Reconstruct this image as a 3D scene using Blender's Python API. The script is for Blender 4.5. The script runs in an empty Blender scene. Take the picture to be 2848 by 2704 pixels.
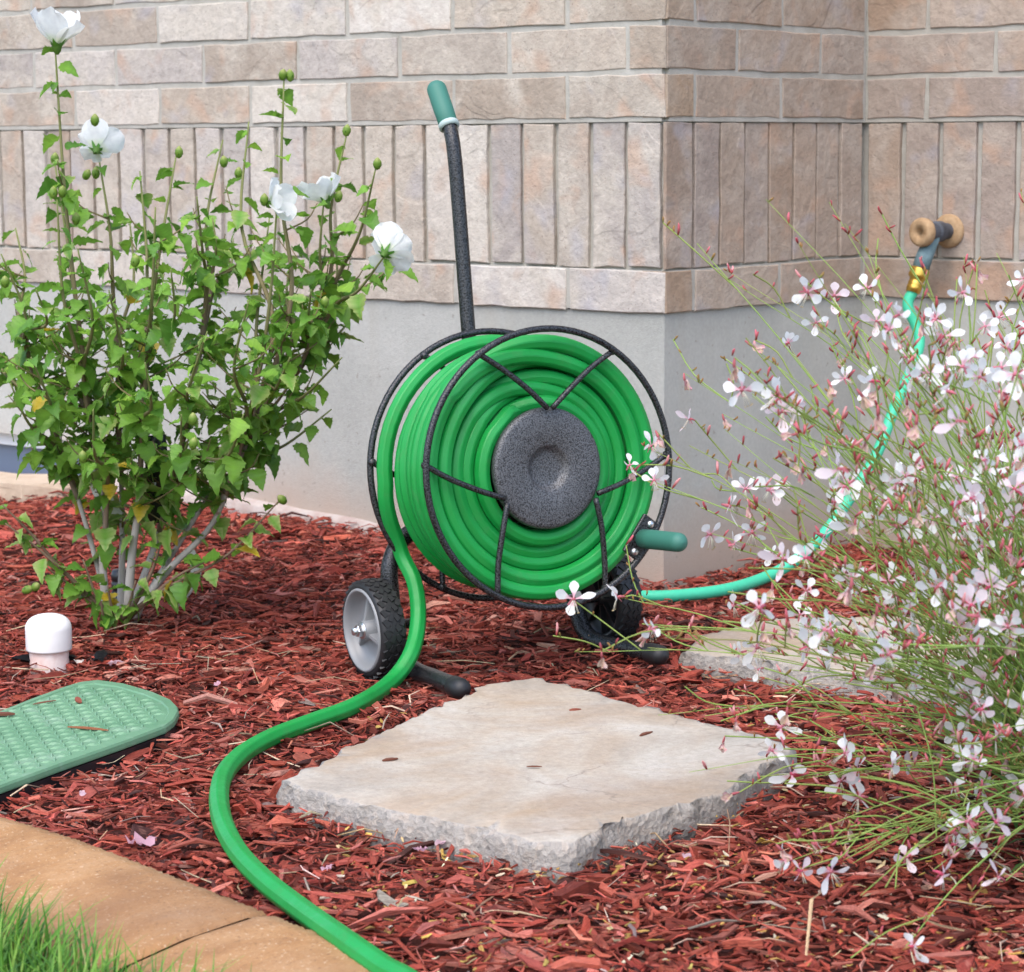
import bpy, math, random
import numpy as np
from mathutils import Vector, Matrix, Euler
random.seed(7)
RNG = np.random.default_rng(11)
scene = bpy.context.scene
COL = scene.collection

# ------------------------------------------------------------------ camera
CAM = np.array([-.26005, -4.10849, .75326]); PIT, ROLL = .139, -.0058
FPX = 6773.22            # focal length in pixels of the 2848 px wide photograph
cd = bpy.data.cameras.new('camera'); cam = bpy.data.objects.new('camera', cd); COL.objects.link(cam)
cd.sensor_fit = 'HORIZONTAL'; cd.sensor_width = 15.7; cd.lens = FPX / 2848 * 15.7
cd.clip_start = .05; cd.clip_end = 1000
_r = Vector((1, 0, 0)); _f = Vector((0, math.cos(PIT), -math.sin(PIT))); _u = Vector((0, math.sin(PIT), math.cos(PIT)))
_c, _s = math.cos(ROLL), math.sin(ROLL)
_r2 = _c * _r + _s * _u; _u2 = -_s * _r + _c * _u
cam.matrix_world = Matrix(((_r2.x, _u2.x, -_f.x, CAM[0]), (_r2.y, _u2.y, -_f.y, CAM[1]), (_r2.z, _u2.z, -_f.z, CAM[2]), (0, 0, 0, 1)))
cd.dof.use_dof = True; cd.dof.focus_distance = 3.05; cd.dof.aperture_fstop = 6.3
scene.camera = cam
# ------------------------------------------------------------------ sky and sun (bright overcast)
SUN_EL, SUN_AZ = math.radians(58), math.radians(200)     # azimuth clockwise from +Y: light from the left behind the camera
w = bpy.data.worlds.new('World'); scene.world = w; w.use_nodes = True
wn = w.node_tree.nodes; wl = w.node_tree.links
sky = wn.new('ShaderNodeTexSky'); sky.sky_type = 'NISHITA'; sky.sun_disc = False
sky.sun_elevation = SUN_EL; sky.sun_rotation = SUN_AZ
sky.air_density = 1.0; sky.dust_density = 2.8; sky.ozone_density = 1.0; sky.altitude = 200
bg = wn['Background']; bg.inputs['Strength'].default_value = .15
wl.new(sky.outputs[0], bg.inputs[0])
sd = bpy.data.lights.new('sun', 'SUN'); sun = bpy.data.objects.new('sun', sd); COL.objects.link(sun)
sd.energy = .55; sd.angle = math.radians(60); sd.color = (1, .95, .88)
_d = Vector((math.sin(SUN_AZ) * math.cos(SUN_EL), math.cos(SUN_AZ) * math.cos(SUN_EL), math.sin(SUN_EL)))
sun.rotation_euler = _d.to_track_quat('Z', 'Y').to_euler()
sun.location = (-2, -4, 5)
vs = scene.view_settings
vs.view_transform = 'Standard'; vs.look = 'None'; vs.gamma = 1; vs.use_curve_mapping = False; vs.exposure = 1.58
scene.render.engine = 'CYCLES'
scene.cycles.max_bounces = 6; scene.cycles.diffuse_bounces = 3; scene.cycles.glossy_bounces = 2; scene.cycles.transmission_bounces = 3

# ------------------------------------------------------------------ pixel helpers (1976 px wide view of the photo)
_SC = 2848 / 1976.
def ray(x, y):
    U = x * _SC - 1424; V = y * _SC - 1352
    u = _c * U + _s * V; v = -_s * U + _c * V
    xr = u / FPX; zu = -v / FPX
    return np.array([xr, math.cos(PIT) + zu * math.sin(PIT), -math.sin(PIT) + zu * math.cos(PIT)])
def atz(x, y, z): r = ray(x, y); return CAM + r * ((z - CAM[2]) / r[2])
def aty(x, y, Y): r = ray(x, y); return CAM + r * ((Y - CAM[1]) / r[1])

# ------------------------------------------------------------------ materials
def mat(name):
    m = bpy.data.materials.new(name); m.use_nodes = True
    nt = m.node_tree; return m, nt, nt.nodes['Principled BSDF']
def node(nt, t, **k):
    n = nt.nodes.new(t)
    for a, v in k.items():
        if a in n.inputs.keys() if isinstance(a, str) else False: n.inputs[a].default_value = v
        else: setattr(n, a, v)
    return n
def noise(nt, scale, detail=4, rough=.6, vec=None, dist=0):
    n = nt.nodes.new('ShaderNodeTexNoise'); n.inputs['Scale'].default_value = scale
    n.inputs['Detail'].default_value = detail; n.inputs['Roughness'].default_value = rough; n.inputs['Distortion'].default_value = dist
    if vec is not None: nt.links.new(vec, n.inputs['Vector'])
    return n
def ramp(nt, fac, stops):
    r = nt.nodes.new('ShaderNodeValToRGB'); e = r.color_ramp.elements
    while len(e) < len(stops): e.new(.5)
    for el, (p, c) in zip(e, stops):
        el.position = p; el.color = (c[0], c[1], c[2], 1) if len(c) >= 3 else (c[0],) * 3 + (1,)
    nt.links.new(fac, r.inputs[0]); return r
def gramp(nt, fac, a, b):
    return ramp(nt, fac, [(a, (0, 0, 0)), (b, (1, 1, 1))] if a < b else [(b, (1, 1, 1)), (a, (0, 0, 0))])
def mixc(nt, fac, a, b, mode='MIX'):
    n = nt.nodes.new('ShaderNodeMix'); n.data_type = 'RGBA'; n.blend_type = mode
    for s, v in ((0, fac), (6, a), (7, b)):
        if isinstance(v, (int, float)): n.inputs[s].default_value = v
        elif isinstance(v, tuple): n.inputs[s].default_value = (*v, 1)
        else: nt.links.new(v, n.inputs[s])
    return n.outputs[2]
def math_n(nt, op, a, b=0.):
    n = nt.nodes.new('ShaderNodeMath'); n.operation = op
    for i, v in ((0, a), (1, b)):
        if isinstance(v, (int, float)): n.inputs[i].default_value = v
        else: nt.links.new(v, n.inputs[i])
    return n.outputs[0]
def bump(nt, bsdf, h, strength, dist, prev=None):
    b = nt.nodes.new('ShaderNodeBump'); b.inputs['Strength'].default_value = strength; b.inputs['Distance'].default_value = dist
    nt.links.new(h, b.inputs['Height'])
    if prev is not None: nt.links.new(prev, b.inputs['Normal'])
    nt.links.new(b.outputs[0], bsdf.inputs['Normal']); return b.outputs[0]
def objco(nt, loc=None, scale=None, rnd=False):
    tc = nt.nodes.new('ShaderNodeTexCoord'); mp = nt.nodes.new('ShaderNodeMapping')
    nt.links.new(tc.outputs['Object'], mp.inputs[0])
    if scale: mp.inputs['Scale'].default_value = scale
    if rnd:
        oi = nt.nodes.new('ShaderNodeObjectInfo'); m = math_n(nt, 'MULTIPLY', oi.outputs['Random'], 37.)
        cx = nt.nodes.new('ShaderNodeCombineXYZ')
        for i in range(3): nt.links.new(m, cx.inputs[i])
        nt.links.new(cx.outputs[0], mp.inputs['Location'])
        return mp.outputs[0], oi.outputs['Random']
    return mp.outputs[0]
def simple(name, col, rough=.5, metal=0, spec=.5):
    m, nt, b = mat(name); b.inputs['Base Color'].default_value = (*col, 1); b.inputs['Roughness'].default_value = rough
    b.inputs['Metallic'].default_value = metal; b.inputs['Specular IOR Level'].default_value = spec
    return m
def L(nt, a, b): nt.links.new(a, b)

def make_brick(name, cols, pale):
    m, nt, b = mat(name)
    v, rnd = objco(nt, rnd=True)
    base = ramp(nt, rnd, [(i / (len(cols) - 1), c) for i, c in enumerate(cols)])
    n1 = noise(nt, 9, 3, .55, v, .6)
    c1 = mixc(nt, math_n(nt, 'MULTIPLY', gramp(nt, n1.outputs[0], .44, .66).outputs[0], .75), base.outputs[0], pale)
    nf = noise(nt, 60, 4, .7, v); c1 = mixc(nt, .5, c1, ramp(nt, nf.outputs[0], [(.3, (.35, .35, .35)), (.7, (.62, .62, .62))]).outputs[0], 'OVERLAY')
    n2 = noise(nt, 14, 2, .5, v, .4)
    hue = ramp(nt, n2.outputs[1], [(0, (1, 1, 1)), (1, (1, 1, 1))])
    c2 = mixc(nt, math_n(nt, 'MULTIPLY', gramp(nt, n2.outputs[0], .56, .72).outputs[0], .55), c1, (.45, .29, .20))      # tan-pink patches
    n2b = noise(nt, 11, 2, .5, v, .3)
    c2 = mixc(nt, math_n(nt, 'MULTIPLY', gramp(nt, n2b.outputs[0], .60, .74).outputs[0], .5), c2, (.34, .33, .36))      # blue-grey flashes
    n3 = noise(nt, 300, 2, .6, v)
    c3 = mixc(nt, math_n(nt, 'MULTIPLY', gramp(nt, n3.outputs[0], .63, .70).outputs[0], .6), c2, (.16, .12, .10))         # dark pits
    L(nt, c3, b.inputs['Base Color']); b.inputs['Roughness'].default_value = .88; b.inputs['Specular IOR Level'].default_value = .25
    # scalloped face: a few curved steps, then grit
    dv = noise(nt, 4, 2, .5, v); add = nt.nodes.new('ShaderNodeVectorMath'); add.operation = 'MULTIPLY_ADD'
    L(nt, dv.outputs[1], add.inputs[0]); add.inputs[1].default_value = (.25, .25, .25); L(nt, v, add.inputs[2])
    wn_ = noise(nt, 6, 1, .4, add.outputs[0], .7)
    step = ramp(nt, wn_.outputs[0], [(.0, (0, 0, 0)), (.44, (.25, .25, .25)), (.465, (.6, .6, .6)), (.58, (.7, .7, .7)), (.605, (1, 1, 1))])
    p = bump(nt, b, math_n(nt, 'MULTIPLY', step.outputs[0], gramp(nt, noise(nt, 5, 2, .5, v).outputs[0], .38, .6).outputs[0]), .6, .0045)
    p = bump(nt, b, noise(nt, 38, 5, .7, v).outputs[0], .6, .006, p)
    p = bump(nt, b, noise(nt, 150, 4, .65, v).outputs[0], .5, .0022, p)
    bump(nt, b, gramp(nt, n3.outputs[0], .70, .60).outputs[0], .5, .0012, p)
    return m
PALE = (.49, .435, .365)
M_brick = make_brick('brick', [(.36, .305, .25), (.42, .355, .29), (.31, .255, .205), (.54, .49, .425), (.33, .29, .265), (.44, .375, .305), (.31, .25, .195), (.58, .53, .47), (.36, .315, .285)], PALE)
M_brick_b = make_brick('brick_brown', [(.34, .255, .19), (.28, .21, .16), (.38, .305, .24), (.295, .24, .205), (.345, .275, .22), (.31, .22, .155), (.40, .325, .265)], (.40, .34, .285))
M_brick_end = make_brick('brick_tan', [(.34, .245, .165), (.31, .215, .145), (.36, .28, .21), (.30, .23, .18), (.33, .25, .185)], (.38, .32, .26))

def m_rough(name, stops, sc=40, bsc=200, bst=.6, bd=.003, rough=.9):
    m, nt, b = mat(name); v = objco(nt)
    n = noise(nt, sc, 5, .65, v); r = ramp(nt, n.outputs[0], stops)
    L(nt, r.outputs[0], b.inputs['Base Color']); b.inputs['Roughness'].default_value = rough; b.inputs['Specular IOR Level'].default_value = .25
    bump(nt, b, noise(nt, bsc, 5, .7, v).outputs[0], bst, bd)
    return m
M_mortar = m_rough('mortar', [(.3, (.34, .32, .275)), (.7, (.44, .42, .375))], 25, 300, .6, .002)
def m_foundation():
    m, nt, b = mat('parged_concrete'); v = objco(nt)
    n = noise(nt, 3, 5, .6, v); r = ramp(nt, n.outputs[0], [(.3, (.34, .34, .31)), (.7, (.44, .435, .40))])
    fine = noise(nt, 160, 3, .6, v); c = mixc(nt, .18, r.outputs[0], fine.outputs[0], 'OVERLAY')
    sx = nt.nodes.new('ShaderNodeSeparateXYZ'); L(nt, v, sx.inputs[0])
    vs_ = nt.nodes.new('ShaderNodeMapping'); vs_.inputs['Scale'].default_value = (14, 14, 1.2); L(nt, v, vs_.inputs[0])
    st = noise(nt, 1, 3, .6, vs_.outputs[0]); c = mixc(nt, math_n(nt, 'MULTIPLY', gramp(nt, st.outputs[0], .55, .75).outputs[0], .35), c, (.36, .33, .27))
    # mulch-dye splash staining at the foot of the wall, uneven upper edge
    sn = noise(nt, 6, 4, .6, v); hz = math_n(nt, 'ADD', sx.outputs[2], math_n(nt, 'MULTIPLY', sn.outputs[0], -.16))
    f1 = nt.nodes.new('ShaderNodeMapRange'); f1.inputs[1].default_value = .085; f1.inputs[2].default_value = -.045; L(nt, hz, f1.inputs[0])
    c = mixc(nt, math_n(nt, 'MULTIPLY', f1.outputs[0], .8), c, (.40, .30, .235))
    pt = noise(nt, 70, 2, .5, v); c = mixc(nt, math_n(nt, 'MULTIPLY', gramp(nt, pt.outputs[0], .70, .74).outputs[0], .5), c, (.22, .20, .17))
    L(nt, c, b.inputs['Base Color']); b.inputs['Roughness'].default_value = .92; b.inputs['Specular IOR Level'].default_value = .2
    p = bump(nt, b, noise(nt, 350, 4, .7, v).outputs[0], .55, .002)
    bump(nt, b, noise(nt, 12, 3, .6, v).outputs[0], .35, .006, p)
    return m
M_found = m_foundation()
M_foot = m_rough('stained_footing', [(.3, (.36, .27, .235)), (.55, (.44, .37, .33)), (.75, (.47, .42, .385))], 22, 160, .8, .004)
M_sand = m_rough('window_well_stone', [(.3, (.42, .32, .23)), (.7, (.55, .44, .33))], 30, 200, .6, .003)
M_soil = m_rough('dark_soil', [(.3, (.045, .012, .008)), (.7, (.10, .025, .016))], 60, 150, 1, .01)
M_ground = m_rough('lawn_soil', [(.3, (.035, .05, .015)), (.7, (.05, .08, .02))], 30, 100, 1, .01)

def m_kerb():
    m, nt, b = mat('tan_concrete'); v = objco(nt)
    n = noise(nt, 9, 8, .72, v, .4); r = ramp(nt, n.outputs[0], [(.25, (.26, .125, .05)), (.5, (.37, .20, .085)), (.75, (.46, .29, .155))])
    s = noise(nt, 230, 3, .65, v); c = mixc(nt, math_n(nt, 'MULTIPLY', gramp(nt, s.outputs[0], .60, .68).outputs[0], .65), r.outputs[0], (.62, .46, .30))
    c = mixc(nt, math_n(nt, 'MULTIPLY', gramp(nt, s.outputs[0], .40, .32).outputs[0], .5), c, (.12, .07, .04))
    d = noise(nt, 2.6, 3, .6, v, .5); c = mixc(nt, math_n(nt, 'MULTIPLY', gramp(nt, d.outputs[0], .52, .68).outputs[0], .65), c, (.17, .085, .045))
    L(nt, c, b.inputs['Base Color']); b.inputs['Roughness'].default_value = .8; b.inputs['Specular IOR Level'].default_value = .3
    p = bump(nt, b, s.outputs[0], .7, .002); bump(nt, b, noise(nt, 40, 4, .6, v).outputs[0], .3, .003, p)
    return m
M_kerb = m_kerb()
def m_slab():
    m, nt, b = mat('broken_concrete'); v = objco(nt)
    geo = nt.nodes.new('ShaderNodeNewGeometry'); sx = nt.nodes.new('ShaderNodeSeparateXYZ'); L(nt, geo.outputs['Normal'], sx.inputs[0])
    top = gramp(nt, sx.outputs[2], .80, .93).outputs[0]
    n = noise(nt, 6, 6, .62, v, .4); c = ramp(nt, n.outputs[0], [(.28, (.33, .285, .23)), (.5, (.43, .385, .32)), (.72, (.49, .455, .40))]).outputs[0]
    o = noise(nt, 4, 4, .6, v, .8); c = mixc(nt, math_n(nt, 'MULTIPLY', gramp(nt, o.outputs[0], .40, .64).outputs[0], .75), c, (.34, .24, .15))
    g = noise(nt, 3.2, 4, .65, v, .4); c = mixc(nt, math_n(nt, 'MULTIPLY', gramp(nt, g.outputs[0], .50, .68).outputs[0], .5), c, (.27, .215, .175))
    ck = nt.nodes.new('ShaderNodeTexVoronoi'); ck.feature = 'DISTANCE_TO_EDGE'; ck.inputs['Scale'].default_value = 4.5
    dv = noise(nt, 9, 4, .6, v); add = nt.nodes.new('ShaderNodeVectorMath'); add.operation = 'MULTIPLY_ADD'
    L(nt, dv.outputs[1], add.inputs[0]); add.inputs[1].default_value = (.12, .12, .12); L(nt, v, add.inputs[2]); L(nt, add.outputs[0], ck.inputs['Vector'])
    crack = math_n(nt, 'MULTIPLY', gramp(nt, ck.outputs[0], .012, .0).outputs[0], gramp(nt, noise(nt, 5, 2, .5, v).outputs[0], .5, .6).outputs[0])
    c = mixc(nt, math_n(nt, 'MULTIPLY', crack, .6), c, (.20, .16, .13))
    sp = noise(nt, 230, 2, .6, v); c = mixc(nt, math_n(nt, 'MULTIPLY', gramp(nt, sp.outputs[0], .66, .72).outputs[0], .5), c, (.22, .19, .18))
    gr = noise(nt, 110, 5, .75, v); c = mixc(nt, .45, c, ramp(nt, gr.outputs[0], [(.3, (.32, .32, .32)), (.7, (.64, .64, .64))]).outputs[0], 'OVERLAY')
    # broken side: grey matrix with dark and pink aggregate
    ag = nt.nodes.new('ShaderNodeTexVoronoi'); ag.inputs['Scale'].default_value = 140; L(nt, v, ag.inputs['Vector'])
    agc = ramp(nt, ag.outputs['Color'], [(0, (.10, .10, .11)), (.25, (.28, .255, .225)), (.6, (.38, .345, .305)), (.85, (.44, .36, .29)), (1, (.50, .46, .41))])
    cs = mixc(nt, .45, agc.outputs[0], ramp(nt, noise(nt, 60, 4, .6, v).outputs[0], [(.3, (.29, .265, .235)), (.7, (.46, .425, .385))]).outputs[0])
    c = mixc(nt, top, cs, c)
    L(nt, c, b.inputs['Base Color']); b.inputs['Roughness'].default_value = .9; b.inputs['Specular IOR Level'].default_value = .25
    side = math_n(nt, 'SUBTRACT', 1., top)
    hsum = math_n(nt, 'ADD', math_n(nt, 'MULTIPLY', ag.outputs['Distance'], math_n(nt, 'MULTIPLY', side, .5)), math_n(nt, 'MULTIPLY', noise(nt, 120, 5, .7, v).outputs[0], math_n(nt, 'ADD', side, .35)))
    p = bump(nt, b, hsum, .8, .006)
    bump(nt, b, crack, -.4, .003, p)
    return m
M_slab = m_slab()

def m_hammer(name, c0, c1, rough=.35, sc=420):
    m, nt, b = mat(name); v = objco(nt)
    vo = noise(nt, sc, 2, .55, v, .3)
    r = ramp(nt, vo.outputs[0], [(.38, c0), (.56, c1)]); L(nt, r.outputs[0], b.inputs['Base Color'])
    b.inputs['Roughness'].default_value = rough; b.inputs['Metallic'].default_value = .3
    bump(nt, b, vo.outputs[0], .6, .0015)
    return m
M_hammer = m_hammer('hammered_paint', (.005, .005, .005), (.040, .041, .044), .25)
M_hammer_disc = m_hammer('hammered_disc', (.022, .022, .023), (.12, .122, .128), .40, 540)
def m_hose(name, col, rough, tint):
    m, nt, b = mat(name); v = objco(nt); n = noise(nt, 12, 4, .6, v)
    c = mixc(nt, gramp(nt, n.outputs[0], .35, .75).outputs[0], col, tint); L(nt, c, b.inputs['Base Color'])
    g_ = noise(nt, 45, 5, .7, v, .5); c = mixc(nt, math_n(nt, 'MULTIPLY', gramp(nt, g_.outputs[0], .55, .75).outputs[0], .22), c, (.10, .17, .08)); L(nt, c, b.inputs['Base Color'])
    rg_ = ramp(nt, g_.outputs[0], [(.3, (rough - .08,) * 3), (.7, (rough + .2,) * 3)]); L(nt, rg_.outputs[0], b.inputs['Roughness']); b.inputs['Specular IOR Level'].default_value = .4
    bump(nt, b, noise(nt, 350, 3, .6, v).outputs[0], .12, .001); return m
M_hose = m_hose('green_hose', (.004, .235, .036), .42, (.009, .275, .055))
M_hose2 = m_hose('teal_hose', (.045, .47, .27), .4, (.06, .51, .31))
M_grip = simple('green_grip', (.035, .155, .115), .6)
M_collar = simple('pale_grip_collar', (.38, .46, .44), .6)
M_print = simple('grip_print', (.16, .38, .31), .6)
M_rubber = simple('black_rubber', (.012, .012, .013), .55)
M_rim = simple('grey_plastic', (.22, .225, .23), .42)
M_steel = simple('zinc_steel', (.55, .56, .57), .28, .9)
M_black = simple('black_plastic', (.012, .012, .014), .4)
M_pvc = m_rough('white_pvc', [(.3, (.74, .72, .70)), (.7, (.82, .80, .78))], 20, 100, .05, .001, .35)
M_pipe = m_rough('stained_pvc', [(.35, (.62, .42, .36)), (.65, (.76, .66, .61))], 30, 100, .05, .001, .5)
M_white = simple('white_vinyl', (.74, .75, .77), .4)
def m_pane():
    m, nt, b = mat('window_pane'); b.inputs['Base Color'].default_value = (.16, .20, .27, 1); b.inputs['Roughness'].default_value = .25
    return m
M_pane = m_pane()
def m_lid():
    m, nt, b = mat('green_lid'); v = objco(nt)
    n = noise(nt, 9, 5, .65, v, .3); c = ramp(nt, n.outputs[0], [(.3, (.085, .205, .105)), (.7, (.145, .28, .16))]).outputs[0]
    d = noise(nt, 22, 4, .65, v); c = mixc(nt, math_n(nt, 'MULTIPLY', gramp(nt, d.outputs[0], .55, .75).outputs[0], .4), c, (.30, .38, .30))
    L(nt, c, b.inputs['Base Color']); b.inputs['Roughness'].default_value = .55
    bump(nt, b, noise(nt, 200, 3, .6, v).outputs[0], .2, .001); return m
M_lid = m_lid()
M_brass = simple('brass', (.58, .36, .07), .32, .85)
M_faucetdark = m_rough('dark_bronze', [(.3, (.035, .038, .045)), (.7, (.10, .11, .13))], 40, 120, .2, .001, .5)
M_faucetblue = m_rough('verdigris', [(.3, (.09, .15, .17)), (.7, (.17, .25, .27))], 60, 120, .2, .001, .6)
M_cork = m_rough('weathered_tan', [(.3, (.30, .19, .10)), (.7, (.45, .31, .18))], 90, 200, .5, .002, .8)

def m_attr(name, rough=.6, spec=.3, transl=0., bumps=None):
    m, nt, b = mat(name); a = nt.nodes.new('ShaderNodeAttribute'); a.attribute_name = 'col'
    col = a.outputs['Color']
    b.inputs['Roughness'].default_value = rough; b.inputs['Specular IOR Level'].default_value = spec
    return m, nt, b, col
def finish_transl(nt, b, col, f):
    t = nt.nodes.new('ShaderNodeBsdfTranslucent'); L(nt, col, t.inputs[0]); mx = nt.nodes.new('ShaderNodeMixShader')
    mx.inputs[0].default_value = f; L(nt, b.outputs[0], mx.inputs[1]); L(nt, t.outputs[0], mx.inputs[2])
    L(nt, mx.outputs[0], nt.nodes['Material Output'].inputs[0])
def m_chip():
    m, nt, b, col = m_attr('mulch_wood', .75, .25)
    a = nt.nodes.new('ShaderNodeAttribute'); a.attribute_name = 'lc'
    mp = nt.nodes.new('ShaderNodeMapping'); mp.inputs['Scale'].default_value = (45, 700, 700); L(nt, a.outputs['Vector'], mp.inputs[0])
    n = noise(nt, 1, 3, .65, mp.outputs[0]); mul = ramp(nt, n.outputs[0], [(.3, (.45, .42, .42)), (.6, (1, 1, 1)), (.78, (1.0, 1.0, 1.0))])
    c = mixc(nt, 1., col, mul.outputs[0], 'MULTIPLY')
    n2 = noise(nt, .25, 2, .5, mp.outputs[0]); c = mixc(nt, math_n(nt, 'MULTIPLY', gramp(nt, n2.outputs[0], .60, .78).outputs[0], .35), c, (.42, .20, .15))
    L(nt, c, b.inputs['Base Color']); bump(nt, b, n.outputs[0], .6, .0012); return m
M_chip = m_chip()
def m_leaf(name, f, rough=.5):
    m, nt, b, col = m_attr(name, rough, .35); v = objco(nt)
    n = noise(nt, 90, 2, .5, v); c = mixc(nt, .25, col, mixc(nt, 1., col, ramp(nt, n.outputs[0], [(.3, (.6, .6, .6)), (.7, (1.2, 1.2, 1.1))]).outputs[0], 'MULTIPLY'))
    L(nt, c, b.inputs['Base Color']); finish_transl(nt, b, c, f); return m
M_leaf = m_leaf('leaf', .42, .42)
M_grass = m_leaf('grass_blade', .3)
M_petal = m_leaf('petal', .45, .6)
M_stem = m_attr('stem', .7, .3)
_m, _nt, _b, _c2 = M_stem; L(_nt, _c2, _b.inputs['Base Color']); M_stem = _m
M_tag = simple('white_tag', (.72, .74, .70), .35)
M_tagblack = simple('black_tag', (.01, .012, .012), .3)

# ------------------------------------------------------------------ mesh helpers
def new_obj(name, me, parent=None, label=None, cat=None, group=None, kind=None, loc=None):
    o = bpy.data.objects.new(name, me); COL.objects.link(o)
    if parent is not None: o.parent = parent
    if label: o['label'] = label
    if cat: o['category'] = cat
    if group: o['group'] = group
    if kind: o['kind'] = kind
    if loc is not None: o.location = loc
    return o
def empty(name, loc, label, cat, group=None, rot=None):
    o = new_obj(name, None, None, label, cat, group); o.location = loc; o.empty_display_size = .05
    if rot: o.rotation_euler = rot
    return o
class MB:
    def __init__(s): s.v = []; s.f = []; s.m = []; s.c = []; s.sm = []
    def add(s, vs, fs, mi=0, col=None, smooth=True):
        b = len(s.v); s.v += [tuple(p) for p in vs]
        if col is not None:
            if isinstance(col, tuple): s.c += [col] * len(vs)
            else: s.c += list(col)
        for f in fs: s.f.append([b + i for i in f]); s.m.append(mi); s.sm.append(smooth)
        return s
    def mesh(s, name, mats):
        me = bpy.data.meshes.new(name); me.from_pydata(s.v, [], s.f)
        for m in (mats if isinstance(mats, (list, tuple)) else [mats]): me.materials.append(m)
        me.polygons.foreach_set('material_index', s.m); me.polygons.foreach_set('use_smooth', s.sm)
        if s.c:
            a = me.attributes.new('col', 'FLOAT_COLOR', 'POINT')
            a.data.foreach_set('color', np.array([(c[0], c[1], c[2], 1) for c in s.c], dtype=np.float32).ravel())
        me.update(); return me
    def obj(s, name, mats, parent=None, **k): return new_obj(name, s.mesh(name, mats), parent, **k)
    def box(s, lo, hi, mi=0, R=None, o=(0, 0, 0), bev=0, col=None):
        x0, y0, z0 = lo; x1, y1, z1 = hi
        if bev <= 0:
            P = [(x0, y0, z0), (x1, y0, z0), (x1, y1, z0), (x0, y1, z0), (x0, y0, z1), (x1, y0, z1), (x1, y1, z1), (x0, y1, z1)]
            F = [(0, 3, 2, 1), (4, 5, 6, 7), (0, 1, 5, 4), (1, 2, 6, 5), (2, 3, 7, 6), (3, 0, 4, 7)]
        else:
            P = []; 
            for z, i in ((z0, bev), (z0 + bev, 0), (z1 - bev, 0), (z1, bev)):
                P += [(x0 + i + (bev if i == 0 else 0), y0 + i, z), (x1 - i - (bev if i == 0 else 0), y0 + i, z), (x1 - i, y0 + i + (bev if i == 0 else 0), z), (x1 - i, y1 - i - (bev if i == 0 else 0), z),
                      (x1 - i - (bev if i == 0 else 0), y1 - i, z), (x0 + i + (bev if i == 0 else 0), y1 - i, z), (x0 + i, y1 - i - (bev if i == 0 else 0), z), (x0 + i, y0 + i + (bev if i == 0 else 0), z)]
            F = [tuple(range(7, -1, -1)), tuple(range(24, 32))]
            for k in range(3):
                for j in range(8): F.append((k * 8 + j, k * 8 + (j + 1) % 8, k * 8 + 8 + (j + 1) % 8, k * 8 + 8 + j))
        o = np.array(o)
        if R is not None: P = [tuple(o + R @ np.array(p)) for p in P]
        else: P = [tuple(o + np.array(p)) for p in P]
        return s.add(P, F, mi, col, smooth=False)
    def tube(s, pts, rad, n=10, mi=0, closed=False, cap=True, col=None, prof=None, twist=0., smooth=True):
        pts = [np.array(p, float) for p in pts]; N = len(pts)
        T = []
        for i in range(N):
            a = pts[i - 1] if (i > 0 or closed) else pts[0]; b2 = pts[(i + 1) % N] if (i < N - 1 or closed) else pts[-1]
            t = b2 - a; T.append(t / (np.linalg.norm(t) + 1e-12))
        up = np.array([0, 0, 1.]) if abs(T[0][2]) < .9 else np.array([1., 0, 0])
        u = np.cross(T[0], up); u /= np.linalg.norm(u); V = []; C = []
        for i in range(N):
            u = u - T[i] * np.dot(u, T[i]); u /= np.linalg.norm(u); w_ = np.cross(T[i], u)
            r = rad[i] if hasattr(rad, '__len__') else rad
            for k in range(n):
                an = 2 * math.pi * k / n + twist; rr = r * (prof[k] if prof else 1)
                V.append(pts[i] + rr * (math.cos(an) * u + math.sin(an) * w_))
                if col is not None: C.append(col[i] if isinstance(col, list) else col)
        F = []
        for i in range(N if closed else N - 1):
            for k in range(n):
                a = i * n + k; b2 = i * n + (k + 1) % n; c = ((i + 1) % N) * n
                F.append((a, b2, c + (k + 1) % n, c + k))
        if cap and not closed: F += [tuple(range(n - 1, -1, -1)), tuple((N - 1) * n + k for k in range(n))]
        return s.add(V, F, mi, C if col is not None else None, smooth)
    def lathe(s, prof, n=32, R=None, o=(0, 0, 0), mi=0, smooth=True, closed=False):
        # prof (r, h) pairs, axis = local z
        V = []; m = len(prof); o = np.array(o)
        for r, h in prof:
            for k in range(n):
                p = np.array([r * math.cos(2 * math.pi * k / n), r * math.sin(2 * math.pi * k / n), h])
                V.append(o + (R @ p if R is not None else p))
        F = []
        for i in range(m if closed else m - 1):
            j = (i + 1) % m
            for k in range(n): F.append((i * n + k, i * n + (k + 1) % n, j * n + (k + 1) % n, j * n + k))
        return s.add(V, F, mi, None, smooth)
def sphere_cap(r, n=5):   # profile of a round end, from rim to pole
    return [(r * math.cos(a), r * math.sin(a)) for a in np.linspace(0, math.pi / 2 - .02, n)]
def bez(pts, n):
    # Catmull-Rom through the points
    P = [np.array(p, float) for p in pts]; P = [2 * P[0] - P[1]] + P + [2 * P[-1] - P[-2]]; out = []
    seg = len(P) - 3
    for i in range(seg):
        p0, p1, p2, p3 = P[i:i + 4]
        for k in range(n):
            t = k / n
            out.append(.5 * ((2 * p1) + (-p0 + p2) * t + (2 * p0 - 5 * p1 + 4 * p2 - p3) * t * t + (-p0 + 3 * p1 - 3 * p2 + p3) * t ** 3))
    out.append(P[-2]); return out
def basis(x, y, z): return np.array([x, y, z], float).T
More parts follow.
